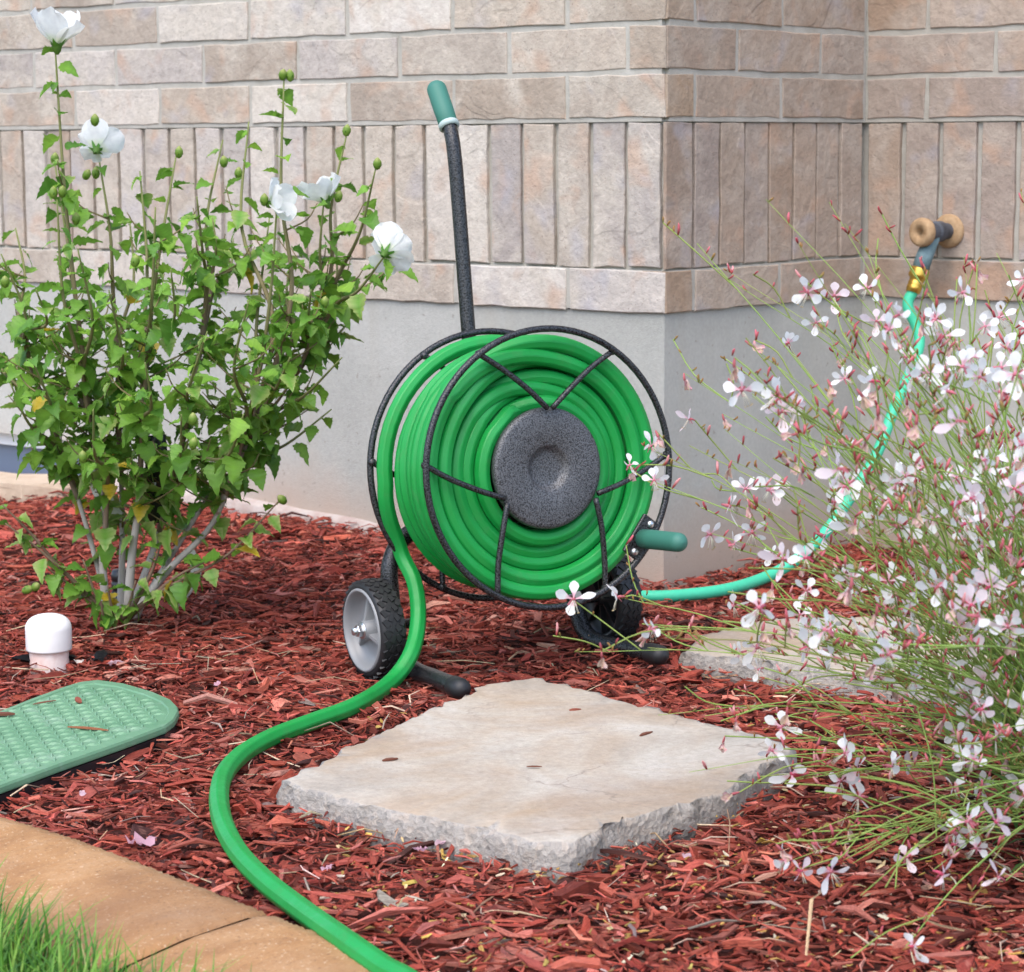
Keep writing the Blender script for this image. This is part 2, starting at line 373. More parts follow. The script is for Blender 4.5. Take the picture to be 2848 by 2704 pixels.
def inpoly(px, py, poly):
    poly = np.array(poly); x = np.asarray(px); y = np.asarray(py); c = np.zeros(x.shape, bool); j = len(poly) - 1
    for i in range(len(poly)):
        xi, yi = poly[i][:2]; xj, yj = poly[j][:2]
        t = ((yi > y) != (yj > y)) & (x < (xj - xi) * (y - yi) / (yj - yi + 1e-12) + xi); c ^= t; j = i
    return c

# ------------------------------------------------------------------ ground
TH = .7031
DA = np.array([-math.cos(TH), math.sin(TH), 0]); DB = np.array([math.sin(TH), math.cos(TH), 0])
NA = np.array([-math.sin(TH), -math.cos(TH), 0]); NB = np.array([math.cos(TH), -math.sin(TH), 0])
LB = .622
def gz(x, y):
    x = np.asarray(x, float); y = np.asarray(y, float)
    dA = x * NA[0] + y * NA[1]
    t = np.clip((.75 - dA) / .75, 0, 1) * np.clip((-x - .15) / .35, 0, 1)
    z = .034 * t * t * (3 - 2 * t)
    z = z + .022 * np.exp(-((x + .10) ** 2 + (y + .5) ** 2) / .05)
    z = z + .012 * np.exp(-((x + .88) ** 2 + (y + .3) ** 2) / .06)
    z = z + .005 * np.sin(7.3 * x + 2.1 * y) * np.sin(6.1 * y - 1.7 * x) + .003 * np.sin(19 * x + 3) * np.sin(17 * y)
    return z
KERB_IN = [(-2.6, -.65), (-1.9, -.88), (-1.35, -1.13), (-1.05, -1.325), (-.825, -1.508), (-.724, -1.599), (-.626, -1.705), (-.535, -1.808), (-.451, -1.903), (-.382, -1.978), (-.25, -2.14), (-.1, -2.36), (.1, -2.75), (.25, -3.2)]
kin = [p for p in bez([(x, y, 0) for x, y in KERB_IN], 8)]
BED = [(p[0], p[1]) for p in kin] + [(2.2, -3.2), (2.2, 1.6), (-2.6, 2.4)]

g = MB(); g.add([(-150, -150, -.03), (150, -150, -.03), (150, 150, -.03), (-150, 150, -.03)], [(0, 1, 2, 3)])
g.obj('ground', M_ground, kind='structure')
# bed sheet
nx, ny = 120, 130; xs = np.linspace(-2.6, 2.2, nx); ys = np.linspace(-3.2, 2.3, ny)
X, Y = np.meshgrid(xs, ys); Z = gz(X, Y) - .006
ins = inpoly(X.ravel(), Y.ravel(), BED).reshape(X.shape)
mb = MB(); V = np.stack([X, Y, Z], -1).reshape(-1, 3); F = []
for j in range(ny - 1):
    for i in range(nx - 1):
        if ins[j, i] or ins[j, i + 1] or ins[j + 1, i] or ins[j + 1, i + 1]: F.append((j * nx + i, j * nx + i + 1, (j + 1) * nx + i + 1, (j + 1) * nx + i))
mb.add([tuple(v) for v in V], F)
mb.obj('planting_bed', M_soil, kind='structure')

# ------------------------------------------------------------------ the house: brick veneer on a parged foundation
ZB = .47
house = empty('house', (0, 0, 0), 'beige brick house corner on a grey parged foundation', 'house')
def frame(origin, D, N): return (np.array(origin, float), np.array(D, float), np.array(N, float))
FA = frame((0, 0, 0), DA, NA); FB = frame((0, 0, 0), DB, NB); FC = frame(DB * LB, -DA, NA)
def wp(fr, s, out, z): return fr[0] + fr[1] * s + fr[2] * out + np.array([0, 0, z])
def wbox(mb, fr, s0, s1, o0, o1, z0, z1, mi=0):
    P = [wp(fr, s, o, z) for z in (z0, z1) for s, o in ((s0, o0), (s1, o0), (s1, o1), (s0, o1))]
    mb.add(P, [(0, 3, 2, 1), (4, 5, 6, 7), (0, 1, 5, 4), (1, 2, 6, 5), (2, 3, 7, 6), (3, 0, 4, 7)], mi, smooth=False)
def brick_mesh(w_, h, dep, seed):
    # flat face with a worn, slightly wavy arris all round
    r = random.Random(seed); nx_ = max(2, int(round(w_ / .045))); nz_ = max(2, int(round(h / .045))); J = .0016; bv = .0014
    per = [(w_ * i / nx_, 0, 0, 1) for i in range(nx_)] + [(w_, h * j / nz_, -1, 0) for j in range(nz_)] + [(w_ * (1 - i / nx_), h, 0, -1) for i in range(nx_)] + [(0, h * (1 - j / nz_), 1, 0) for j in range(nz_)]
    mb = MB(); n = len(per); A_, B_, C_ = [], [], []
    for k, (x, z, ax, az) in enumerate(per):
        corner = k in (0, nx_, nx_ + nz_, 2 * nx_ + nz_)
        jx, jz = r.uniform(-J, J), r.uniform(-J, J); b_ = bv * r.uniform(.5, 1.5)
        cx, cz = x + (jx if (ax or corner) else 0), z + (jz if (az or corner) else 0)
        ix = cx + ((bv if x < w_ / 2 else -bv) if (ax or corner) else 0) * b_ / bv; iz = cz + ((bv if z < h / 2 else -bv) if (az or corner) else 0) * b_ / bv
        A_.append((ix - w_ / 2, 0, iz - h / 2)); B_.append((cx - w_ / 2, -.0012 * b_ / bv, cz - h / 2)); C_.append((cx - w_ / 2, -dep, cz - h / 2))
    F = [tuple(range(n))] + [((k + 1) % n, k, n + k, n + (k + 1) % n) for k in range(n)] + [(n + (k + 1) % n, n + k, 2 * n + k, 2 * n + (k + 1) % n) for k in range(n)]
    mb.add(A_ + B_ + C_, F, 0, smooth=False); return mb
def place_brick(par, fr, s0, s1, z0, z1, out, m, dep=.05, flip=False):
    w_ = s1 - s0; h = z1 - z0
    if w_ < .012: return
    mb = brick_mesh(w_, h, dep, random.random())
    me = mb.mesh('brick', m); 
    o = new_obj('brick', me, par)
    D, N = fr[1], fr[2]; up = np.array([0, 0, 1.])
    # local x = along, y = outward, z = up ; keep right-handed
    X_ = D
    if np.dot(np.cross(X_, N), up) < 0: X_ = -D
    R = basis(X_, N, up); c = wp(fr, (s0 + s1) / 2, out + (random.uniform(-.0015, .0015) if s0 > .02 else 0), (z0 + z1) / 2)
    M = Matrix([[*R[0], c[0]], [*R[1], c[1]], [*R[2], c[2]], [0, 0, 0, 1]])
    if np.linalg.det(R) < 0: raise Exception('lh')
    o.matrix_local = M
    return o
P_, J_, Q_, SP = .080, .0095, .0766, .261
ROWS = 7
def courses(par, fr, s_end, joints0, joints1, solds, m_first, s_start=0, first_end_tan=False):
    """joints0: joint centre list for even rows & the base course, joints1: odd rows"""
    def row(z0, joints, out):
        ed = [s_start - J_ / 2 if s_start == 0 else s_start] + list(joints) + [s_end]
        for k in range(len(ed) - 1):
            a, b_ = ed[k] + J_ / 2, ed[k + 1] - J_ / 2
            if k == 0: a = s_start if s_start else (.0015 if first_end_tan else -(out - .0027))
            mm = M_brick_end if (first_end_tan and k == 0) else m_first
            place_brick(par, fr, a, b_, z0, z0 + P_ - J_, out, mm)
    row(ZB, joints0, .001)
    for r in range(ROWS): row(ZB + .329 + r * P_, joints0 if r % 2 == 0 else joints1, .002)
    for k, (a, b_) in enumerate(solds): place_brick(par, fr, a, b_, ZB + .076 + random.uniform(-.0015, .0015), ZB + .329 - J_, (-.001 + random.uniform(-.002, .002)) if k else 0, m_first, dep=.006 if (k == 0 and first_end_tan) else .05)
def jl(s, end, step=SP):
    o = []
    while s < end - .02: o.append(s); s += step
    return o
def mortar(par, fr, s0, s1):
    mb = MB(); wbox(mb, fr, s0, s1, -.10, -.0012, ZB + .002, ZB + .076 - .004)
    wbox(mb, fr, s0, s1, -.10, -.0095, ZB + .076 - .004, ZB + .329 - .0075)
    wbox(mb, fr, s0, s1, -.10, -.0004, ZB + .329 - .0075, ZB + .329 + ROWS * P_ + 1.0)
    return mb
EA, EC = 2.75, 1.3
wallA = mortar(house, FA, .009, EA).obj('brick_wall', M_mortar, house)
wallB = mortar(house, FB, .0098, LB).obj('brick_wall', M_mortar, house)
wallC = mortar(house, FC, -.10, EC).obj('brick_wall', M_mortar, house)
for wo in (wallA, wallB, wallC): pass
# A
so = [(.0135, .0854 - .005)] + [(.0854 + Q_ * k + .005, .0854 + Q_ * (k + 1) - .005) for k in range(int((EA - .0854) / Q_))]
courses(wallA, FA, EA, jl(.211, EA), jl(.0805, EA), so, M_brick)
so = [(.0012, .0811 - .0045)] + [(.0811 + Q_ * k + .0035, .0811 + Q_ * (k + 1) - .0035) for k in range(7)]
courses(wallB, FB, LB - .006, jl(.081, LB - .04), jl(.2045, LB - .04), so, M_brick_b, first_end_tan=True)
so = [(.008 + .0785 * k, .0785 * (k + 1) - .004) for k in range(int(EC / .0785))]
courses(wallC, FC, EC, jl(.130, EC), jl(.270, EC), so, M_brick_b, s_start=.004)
# courses of bricks above the picture
for par, fr, s1, a in ((wallA, FA, EA, .211), (wallB, FB, LB, .081), (wallC, FC, EC, .13)):
    mb = MB()
    for r in range(ROWS, ROWS + 12):
        ed = [0] + jl(a if r % 2 == 0 else a + (.13 if a < .2 else -.13), s1) + [s1]
        for k in range(len(ed) - 1): wbox(mb, fr, ed[k] + .005, ed[k + 1] - .005, -.03, .003, ZB + .329 + r * P_, ZB + .329 + r * P_ + .0705)
    mb.obj('upper_courses', M_brick, par, kind='stuff')
# foundation
def found(fr, parts):
    mb = MB()
    for s0, s1, z0, z1 in parts: wbox(mb, fr, s0, s1, -.20, -.006, z0, z1)
    return mb
W0, W1, WZ0, WZ1 = 1.52, 2.32, .015, .138
mb = MB()
poly = [wp(FA, W0, -.006, 0), wp(FA, .006, -.006, 0), wp(FB, LB - .0, -.006, 0), wp(FC, EC, -.006, 0), wp(FC, EC, -.25, 0), wp(FC, -.25, -.25, 0), wp(FB, .25, -.25, 0), wp(FA, W0, -.25, 0)]
poly[2] = wp(FC, -.006, -.006, 0)   # inner corner
poly[1] = wp(FA, .006, -.006, 0)
def prism(mb, poly, z0, z1, mi=0):
    n = len(poly); mb.add([(p[0], p[1], z0) for p in poly] + [(p[0], p[1], z1) for p in poly],
        [(k, (k + 1) % n, n + (k + 1) % n, n + k) for k in range(n)] + [tuple(range(n, 2 * n)), tuple(range(n - 1, -1, -1))], mi, smooth=False)
prism(mb, poly, -.12, ZB)
wbox(mb, FA, W0, W1, -.25, -.006, WZ1, ZB); wbox(mb, FA, W0, W1, -.25, -.006, -.12, WZ0); wbox(mb, FA, W1, EA, -.25, -.006, -.12, ZB)
mb.obj('foundation', M_found, house)
ft = MB(); rf = random.Random(8); V = []; ns_ = 26
for i in range(ns_):
    s_ = .30 + 1.2 * i / (ns_ - 1); zt_ = .03 + .05 * (i / (ns_ - 1)) ** .8 + rf.uniform(-.003, .003); oo = .012 + rf.uniform(-.002, .002)
    V += [wp(FA, s_, -.007, -.05), wp(FA, s_, oo + .006, -.05), wp(FA, s_, oo, zt_ - .012), wp(FA, s_, oo * .5, zt_ - .003), wp(FA, s_, -.007, zt_)]
ft.add(V, [(i * 5 + k, i * 5 + k + 1, i * 5 + 6 + k, i * 5 + 5 + k) for i in range(ns_ - 1) for k in range(4)] + [tuple(range(4, -1, -1)), tuple((ns_ - 1) * 5 + k for k in range(5))])
ft.obj('footing', M_foot, house)
win = MB(); wbox(win, FA, W0 + .002, W1 - .002, -.075, -.035, WZ1 - .030, WZ1 - .005); wbox(win, FA, W0 + .002, W0 + .024, -.075, -.035, WZ0, WZ1 - .030)
wbox(win, FA, W1 - .024, W1 - .002, -.075, -.035, WZ0, WZ1 - .030)
wf = win.obj('basement_window', M_white, house)
pn = MB(); wbox(pn, FA, W0 + .024, W1 - .024, -.068, -.052, WZ0, WZ1 - .030); pn.obj('pane', M_pane, wf)
# stone edging of the window well
mb = MB(); ww = []
rr = random.Random(3)
pts = [wp(FA, s, o, 0) for s, o in ((1.50, .02), (1.49, .09), (1.53, .155), (1.66, .185), (1.85, .19), (2.05, .2), (2.3, .2), (2.33, .02), (2.2, .05), (1.9, .06), (1.66, .06), (1.58, .02))]
n = len(pts); V = [(p[0], p[1], -.03) for p in pts] + [(p[0] + rr.uniform(-.006, .006), p[1] + rr.uniform(-.006, .006), .055 + rr.uniform(-.004, .004)) for p in pts] + [(p[0] * .985 + pts[5][0] * .015, p[1] * .985 + pts[5][1] * .015, .068 + rr.uniform(-.004, .004)) for p in pts]
F = [(k, (k + 1) % n, n + (k + 1) % n, n + k) for k in range(n)] + [(n + k, n + (k + 1) % n, 2 * n + (k + 1) % n, 2 * n + k) for k in range(n)] + [tuple(range(2 * n, 3 * n))]
mb.add(V, F, 0, smooth=False)
mb.obj('window_well_edging', M_sand, label='low tan stone edging in front of the basement window', cat='edging')

# ------------------------------------------------------------------ concrete garden kerb
kerb = empty('concrete_edging', (kin[40][0], kin[40][1], 0), 'tan concrete garden edging between lawn and mulch', 'edging')
def kerb_section(a, b_):
    mb = MB(); pts_ = kin[a:b_]; prof = [(.0, -.04), (.0, .018), (.008, .029), (.03, .034), (.10, .030), (.17, .018), (.195, .004), (.20, -.04)]
    V = []; m = len(prof)
    Pn = []
    for i in range(len(pts_)):
        t = pts_[min(i + 1, len(pts_) - 1)] - pts_[max(i - 1, 0)]; t = t / np.linalg.norm(t); nrm = np.array([t[1], -t[0], 0]) 
        if np.dot(nrm, np.array([-1, -1, 0])) < 0: nrm = -nrm
        Pn.append((pts_[i], nrm))
    for i, (p, nn) in enumerate(Pn):
        for k, (o, z) in enumerate(prof):
            e = .006 if i in (0, len(Pn) - 1) and 1 < k < 7 else 0
            q = p + nn * (o + random.uniform(-.0015, .0015)); V.append((q[0] - kerb.location.x, q[1] - kerb.location.y, z - e + random.uniform(-.0008, .0008)))
    F = [(i * m + k, i * m + k + 1, (i + 1) * m + k + 1, (i + 1) * m + k) for i in range(len(Pn) - 1) for k in range(m - 1)]
    F += [tuple(range(m)), tuple((len(Pn) - 1) * m + k for k in range(m - 1, -1, -1))]
    mb.add(V, F); return mb
kin_f = []
tmp = bez([(x, y, 0) for x, y in KERB_IN], 40)
kin_c = kin; kin = tmp
# joint positions (indices in the fine curve): one visible joint near (-.468,-1.826)
jd = np.argmin([np.hypot(p[0] + .468, p[1] + 1.845) for p in kin])
cum = [0]
for i in range(1, len(kin)): cum.append(cum[-1] + np.linalg.norm(kin[i] - kin[i - 1]))
def idx_at(d): return int(np.argmin(np.abs(np.array(cum) - d)))
jpos = [cum[jd] + k * .92 for k in (-3, -2, -1, 0, 1)]
edges = [0] + [x for x in jpos if 0 < x < cum[-1]] + [cum[-1]]
for a, b_ in zip(edges[:-1], edges[1:]):
    ia, ib = idx_at(a + .005), idx_at(b_ - .005)
    kerb_section(ia, ib + 1).obj('edging_section', M_kerb, kerb)

# ------------------------------------------------------------------ stepping stones
def slab_outline(corners, n, amp, seed):
    r = random.Random(seed); out = []
    for i in range(len(corners)):
        a = np.array(corners[i]); b_ = np.array(corners[(i + 1) % len(corners)]); Ls = np.linalg.norm(b_ - a); k = max(2, int(Ls / n)); nn = np.array([(b_ - a)[1], -(b_ - a)[0]]) / Ls
        ph = r.uniform(0, 6)
        for j in range(k):
            t = j / k; e = min(1, 4 * min(t, 1 - t) + .25)
            out.append(a + (b_ - a) * t + nn * e * (amp * math.sin(ph + t * 7) + amp * .7 * math.sin(2 * ph + t * 23) + r.uniform(-amp, amp) * .7))
    return out
def slab(name, corners, z0, z1, seed, label):
    r = random.Random(seed); out = slab_outline(corners, .014, .0028, seed); c = np.mean(out, 0)
    o3 = (c[0], c[1], z0); mb = MB(); n = len(out); V = []; lv = []
    zt = lambda x, y: z1 + .003 * math.sin(8 * x + seed) * math.cos(7 * y) - z0
    rings = [(1.0, -.05), (1.006, .3), (1.002, .6), (.993, .85), (.982, .97), (.965, 1.0)]
    for sc, h in rings:
        for k, p in enumerate(out):
            q = (p - c) * sc; jit = .004 if h < 1 else .0015
            q = q + np.array([r.uniform(-jit, jit), r.uniform(-jit, jit)])
            V.append((q[0], q[1], zt(q[0], q[1]) * h + (r.uniform(-.003, .003) if 0 < h < 1 else r.uniform(-.0006, .0006))))
    F = []
    for i in range(len(rings) - 1):
        for k in range(n): F.append((i * n + k, i * n + (k + 1) % n, (i + 1) * n + (k + 1) % n, (i + 1) * n + k))
    last = (len(rings) - 1) * n; prev = last
    for sc in (.75, .5, .25):
        b0 = len(V)
        for k in range(n): 
            q = (out[k] - c) * sc; V.append((q[0], q[1], zt(q[0], q[1])))
        for k in range(n): F.append((prev + k, prev + (k + 1) % n, b0 + (k + 1) % n, b0 + k))
        prev = b0
    b0 = len(V); V.append((0, 0, zt(0, 0)))
    for k in range(n): F.append((prev + k, prev + (k + 1) % n, b0))
    mb.add(V, F, 0, smooth=True)
    return mb.obj(name, M_slab, label=label, cat='paving slab', loc=o3, group=None), out
S1 = [tuple(atz(x, y, .038)[:2]) for x, y in ((538, 1508), (740, 1407), (940, 1322), (1030, 1309), (1125, 1330), (1330, 1385), (1490, 1425), (1535, 1447), (1400, 1530), (1210, 1583), (1105, 1632), (1045, 1632), (830, 1582), (640, 1538))]
S1 = S1[::-1] if np.cross(np.array(S1[1]) - S1[0], np.array(S1[2]) - S1[1]) < 0 else S1
st1, out1 = slab('stepping_stone', S1, -.004, .038, 5, 'broken-edged concrete stepping stone lying before the hose reel feet')
S2 = [tuple(atz(x, y, .034)[:2]) for x, y in ((1312, 1258), (1345, 1228), (1490, 1192), (1700, 1188))] + [(.52, -.42), (.60, -.66), (.55, -.98), (.44, -1.02), (.21, -.85), (.06, -.74)]
S2 = S2[::-1] if np.cross(np.array(S2[2]) - S2[0], np.array(S2[4]) - S2[2]) < 0 else S2
st2, out2 = slab('stepping_stone', S2, -.004, .034, 9, 'concrete stepping stone half hidden under the pink and white flowers')

# ------------------------------------------------------------------ irrigation valve box
lid_pts = [atz(x, y, .027)[:2] for x, y in ((0, 1372), (60, 1348), (120, 1326), (155, 1315), (190, 1311), (240, 1318), (295, 1334), (330, 1349), (343, 1362), (345, 1372), (336, 1388), (320, 1400), (240, 1430), (120, 1472), (0, 1516))]
lid_pts += [np.array(p) for p in ((-.885, -1.46), (-.925, -1.49), (-.98, -1.475), (-1.06, -1.37), (-1.075, -1.32), (-1.06, -1.27))]
lid_pts = [np.array(p) for p in lid_pts]
lc = np.mean(lid_pts, 0)
vb = empty('valve_box', (lc[0], lc[1], -.007), 'green treaded valve box lid set in the mulch', 'valve box')
def ringmesh(mb, pts, levels, closed_top=True):
    n = len(pts); V = []
    for sc, z in levels:
        for p in pts: q = (p - lc) * sc; V.append((q[0], q[1], z))
    F = [(i * n + k, i * n + (k + 1) % n, (i + 1) * n + (k + 1) % n, (i + 1) * n + k) for i in range(len(levels) - 1) for k in range(n)]
    if closed_top: F.append(tuple((len(levels) - 1) * n + k for k in range(n)))
    area = sum(pts[k][0] * pts[(k + 1) % n][1] - pts[(k + 1) % n][0] * pts[k][1] for k in range(n))
    if area < 0: F = [tuple(reversed(f)) for f in F]
    mb.add(V, F, 0, smooth=False); return mb
ringmesh(MB(), lid_pts, [(.99, -.05), (.99, .022)]).obj('box_body', M_black, vb)
lid = ringmesh(MB(), lid_pts, [(1.0, .024), (1.003, .026), (1.001, .031), (.988, .034), (.925, .034), (.915, .0325)]).obj('lid', M_lid, vb)
mb = MB()
lx = np.array([-.43, -.9]); lx /= np.linalg.norm(lx); ly = np.array([lx[1], -lx[0]])
inner = [(p - lc) * .88 for p in lid_pts]
for i in range(-24, 25):
    for j in range(-16, 17):
        q = lx * (i * .0155) + ly * (j * .0155)
        if not inpoly(np.array([q[0]]), np.array([q[1]]), inner)[0]: continue
        a = math.radians(52 if (i + j) % 2 == 0 else -38); d = math.cos(a) * lx + math.sin(a) * ly; e = np.array([-d[1], d[0]])
        V = [(*(q + d * .0085), .0323), (*(q + e * .0024), .0323), (*(q - d * .0085), .0323), (*(q - e * .0024), .0323), (*(q + d * .003), .0349), (*(q - d * .003), .0349)]
        mb.add(V, [(0, 1, 4), (1, 2, 5, 4), (2, 3, 5), (3, 0, 4, 5)], smooth=False)
mb.obj('tread', M_lid, lid, kind='stuff')

# ------------------------------------------------------------------ pipe with white cap
p0 = atz(96, 1294, .004)
pc = empty('capped_pipe', (p0[0], p0[1], float(gz(p0[0], p0[1]))), 'short upright pipe with a white domed cap', 'pipe')
MB().lathe([(.0282, -.05), (.0282, .05)], 40).obj('pipe', M_pipe, pc)
MB().lathe([(.0286, .033), (.0325, .033), (.0330, .035), (.0333, .064)] + [(.0333 * math.cos(a) ** .7, .064 + .021 * math.sin(a)) for a in np.linspace(.05, 1.54, 12)] + [(.0001, .0851)], 48).obj('cap', M_pvc, pc)

# ------------------------------------------------------------------ hose reel cart
PH = math.radians(28.82)
FW = np.array([math.sin(PH), -math.cos(PH), 0]); AX = np.array([math.cos(PH), math.sin(PH), 0])
MID = np.array([-.2682, -.6498, .012])
ROLLC = math.radians(1.5); TILT = math.radians(4.84)   # the cart stands a little uneven on the mulch
UP0 = np.array([0, 0, 1.])
AXr = AX * math.cos(ROLLC) + UP0 * math.sin(ROLLC)
UPr = UP0 * math.cos(ROLLC) - AX * math.sin(ROLLC)
FWr = FW * math.cos(TILT) + UPr * math.sin(TILT); UPr = UPr * math.cos(TILT) - FW * math.sin(TILT)
RC = basis(AXr, FWr, UPr)     # local: x = axle (right), y = forward, z = up   (left-handed check below)
reel = empty('hose_reel_cart', tuple(MID), 'dark hammered metal hose reel cart on two small wheels', 'hose reel')
def W(a, t, z): return MID + RC @ np.array([a, t, z])         # cart -> world
def Lp(a, t, z): return RC @ np.array([a, t, z])              # relative to the empty
def tb(pts, r, n=14, per=10, **k): return MB().tube(bez([Lp(*p) for p in pts], per), r, n, **k)
HC = (0.0, .2867)          # reel axis: lateral, height
RT, BT = .1675, -.0073        # front and rear flange positions
RR, RTU = .1925, .0048
def ringpt(al, r, t): return (HC[0] + r * math.cos(al), t, HC[1] + r * math.sin(al))
for t, nm in ((RT, 'front'), (BT, 'rear')):
    fl = MB().tube([Lp(*ringpt(2 * math.pi * k / 72, RR, t)) for k in range(72)], RTU, 10, closed=True).obj('flange_ring', M_hammer, reel)
    for base in (87, 207, 327):
        for s in (-1, 1):
            a1 = math.radians(base + s * 33.5); a0 = math.radians(base + s * 2.5)
            sg = 1 if t > .1 else -1
            pts = [ringpt(a1, RR - .001, t - sg * .004), ringpt(math.radians(base + s * 27), .155, t - sg * .003), ringpt(math.radians(base + s * 17), .115, t + sg * .001), ringpt(a0, .083, t + sg * .001)]
            mb = tb(pts, .0042, 8, 5)
            mb.lathe([(.0001, -.006), (.005, -.004), (.0062, 0), (.005, .004), (.0001, .006)], 8, o=Lp(*pts[0]))
            mb.obj('spoke', M_hammer, fl)
RD = RC @ basis((1, 0, 0), (0, 0, 1), (0, 1, 0))      # lathe axis z -> forward
def fwlathe(prof, n, a, z): return MB().lathe(prof, n, RD, Lp(a, 0, z))
hub = fwlathe([(.0001, RT - .0145), (.02, RT - .0145), (.025, RT - .0135), (.0285, RT - .010), (.031, RT - .0065), (.034, RT - .005), (.078, RT - .005), (.083, RT - .0065), (.0845, RT - .010), (.0845, RT - .016), (.078, RT - .018)], 64, *HC).obj('hub_disc', M_hammer_disc, reel)
fwlathe([(.07, RT - .017), (.07, BT + .004)], 40, *HC).obj('drum', M_black, reel)
fwlathe([(.0001, BT - .012), (.0845, BT - .012), (.0845, BT), (.07, BT)], 48, *HC).obj('rear_disc', M_hammer_disc, reel)
# crank
ca = math.radians(-39); 
br = MB(); mid = np.array(ringpt(ca, .181, RT)); tang = np.array([-math.sin(ca), 0, math.cos(ca)]); rad = np.array([math.cos(ca), 0, math.sin(ca)])
Rb = RC @ basis(rad, (0, 1, 0), tang)
br.box((-.02, -.002, -.031), (.013, .004, .031), R=Rb, o=Lp(*mid), bev=.0012)
bracket = br.obj('crank_bracket', M_hammer, reel)
for s in (-1, 1):
    c = mid + tang * (.023 * s) + np.array([0, .004, 0]) - rad * .004
    MB().lathe([(.0055, 0), (.0055, .0015), (.0045, .0034), (.002, .0045), (.0001, .0047)], 12, RD, Lp(*c)).obj('bolt', M_steel, bracket)
gc = mid - rad * .002; glen = .108; grr = .0135
gpro = [(grr * .8, .003), (grr, .004), (grr * 1.02, .03), (grr, glen - grr)] + [(r_ * 1.0, glen - grr + h_) for r_, h_ in sphere_cap(grr, 6)[1:]]
cg = MB().lathe(gpro, 28, RD, Lp(*gc)).obj('crank_grip', M_grip, reel)
# frame tube: foot - leg - crossbar - leg - foot
def fleg(s):
    e, f, l = (.170, .182, .158) if s < 0 else (.162, .158, .141)
    return [(s * e, f, .004), (s * (e * .6 + l * .4), .10, .008), (s * (e * .2 + l * .8), .03, .011), (s * l, -.010, .022), (s * l, -.034, .055), (s * l, -.042, .11), (s * l * .985, -.044, .155), (s * .132, -.048, .190), (s * .095, -.050, .203), (s * .04, -.050, .205)]
pts = fleg(-1) + fleg(1)[::-1]
frame_t = tb(pts, .0128, 16, 6).obj('frame_tube', M_hammer, reel)
for s in (-1, 1):
    q1 = np.array(Lp(*fleg(s)[0])); d = q1 - np.array(Lp(*fleg(s)[1])); d /= np.linalg.norm(d); e0 = q1 - d * .024; x_ = np.cross(d, [0, 0, 1]); x_ /= np.linalg.norm(x_)
    Rf = basis(x_, np.cross(d, x_), d)
    MB().lathe([(.0132, 0), (.0146, .001), (.0146, .022)] + [(a, .022 + b_) for a, b_ in sphere_cap(.0146, 6)[1:]], 18, Rf, e0).obj('foot_cap', M_rubber, frame_t)
# handle
hp = [(-.006, -.031, .19), (-.006, -.033, .30), (-.006, -.037, .46), (-.002, -.047, .66), (-.001, -.0515, .735), (0, -.062, .775), (0, -.094, .832)]
handle_t = tb(hp, .0106, 16, 8).obj('handle_tube', M_hammer, reel)
h0 = np.array(Lp(0, -.0625, .776)); h1 = np.array(Lp(0, -.1, .844)); d = (h1 - h0); hl = np.linalg.norm(d); d /= hl; x_ = np.cross(d, [1, 0, 0]); x_ /= np.linalg.norm(x_); Rh = basis(x_, np.cross(d, x_), d)
hg = MB().lathe([(.0125, .004), (.0142, .006), (.0146, .03), (.0146, hl - .012)] + [(a, hl - .012 + b_ * .9) for a, b_ in sphere_cap(.0146, 6)[1:]], 24, Rh, h0).obj('handle_grip', M_grip, reel)
MB().lathe([(.0118, -.001), (.0152, 0), (.0152, .006), (.0142, .0075)], 24, Rh, h0).obj('grip_collar', M_collar, hg)
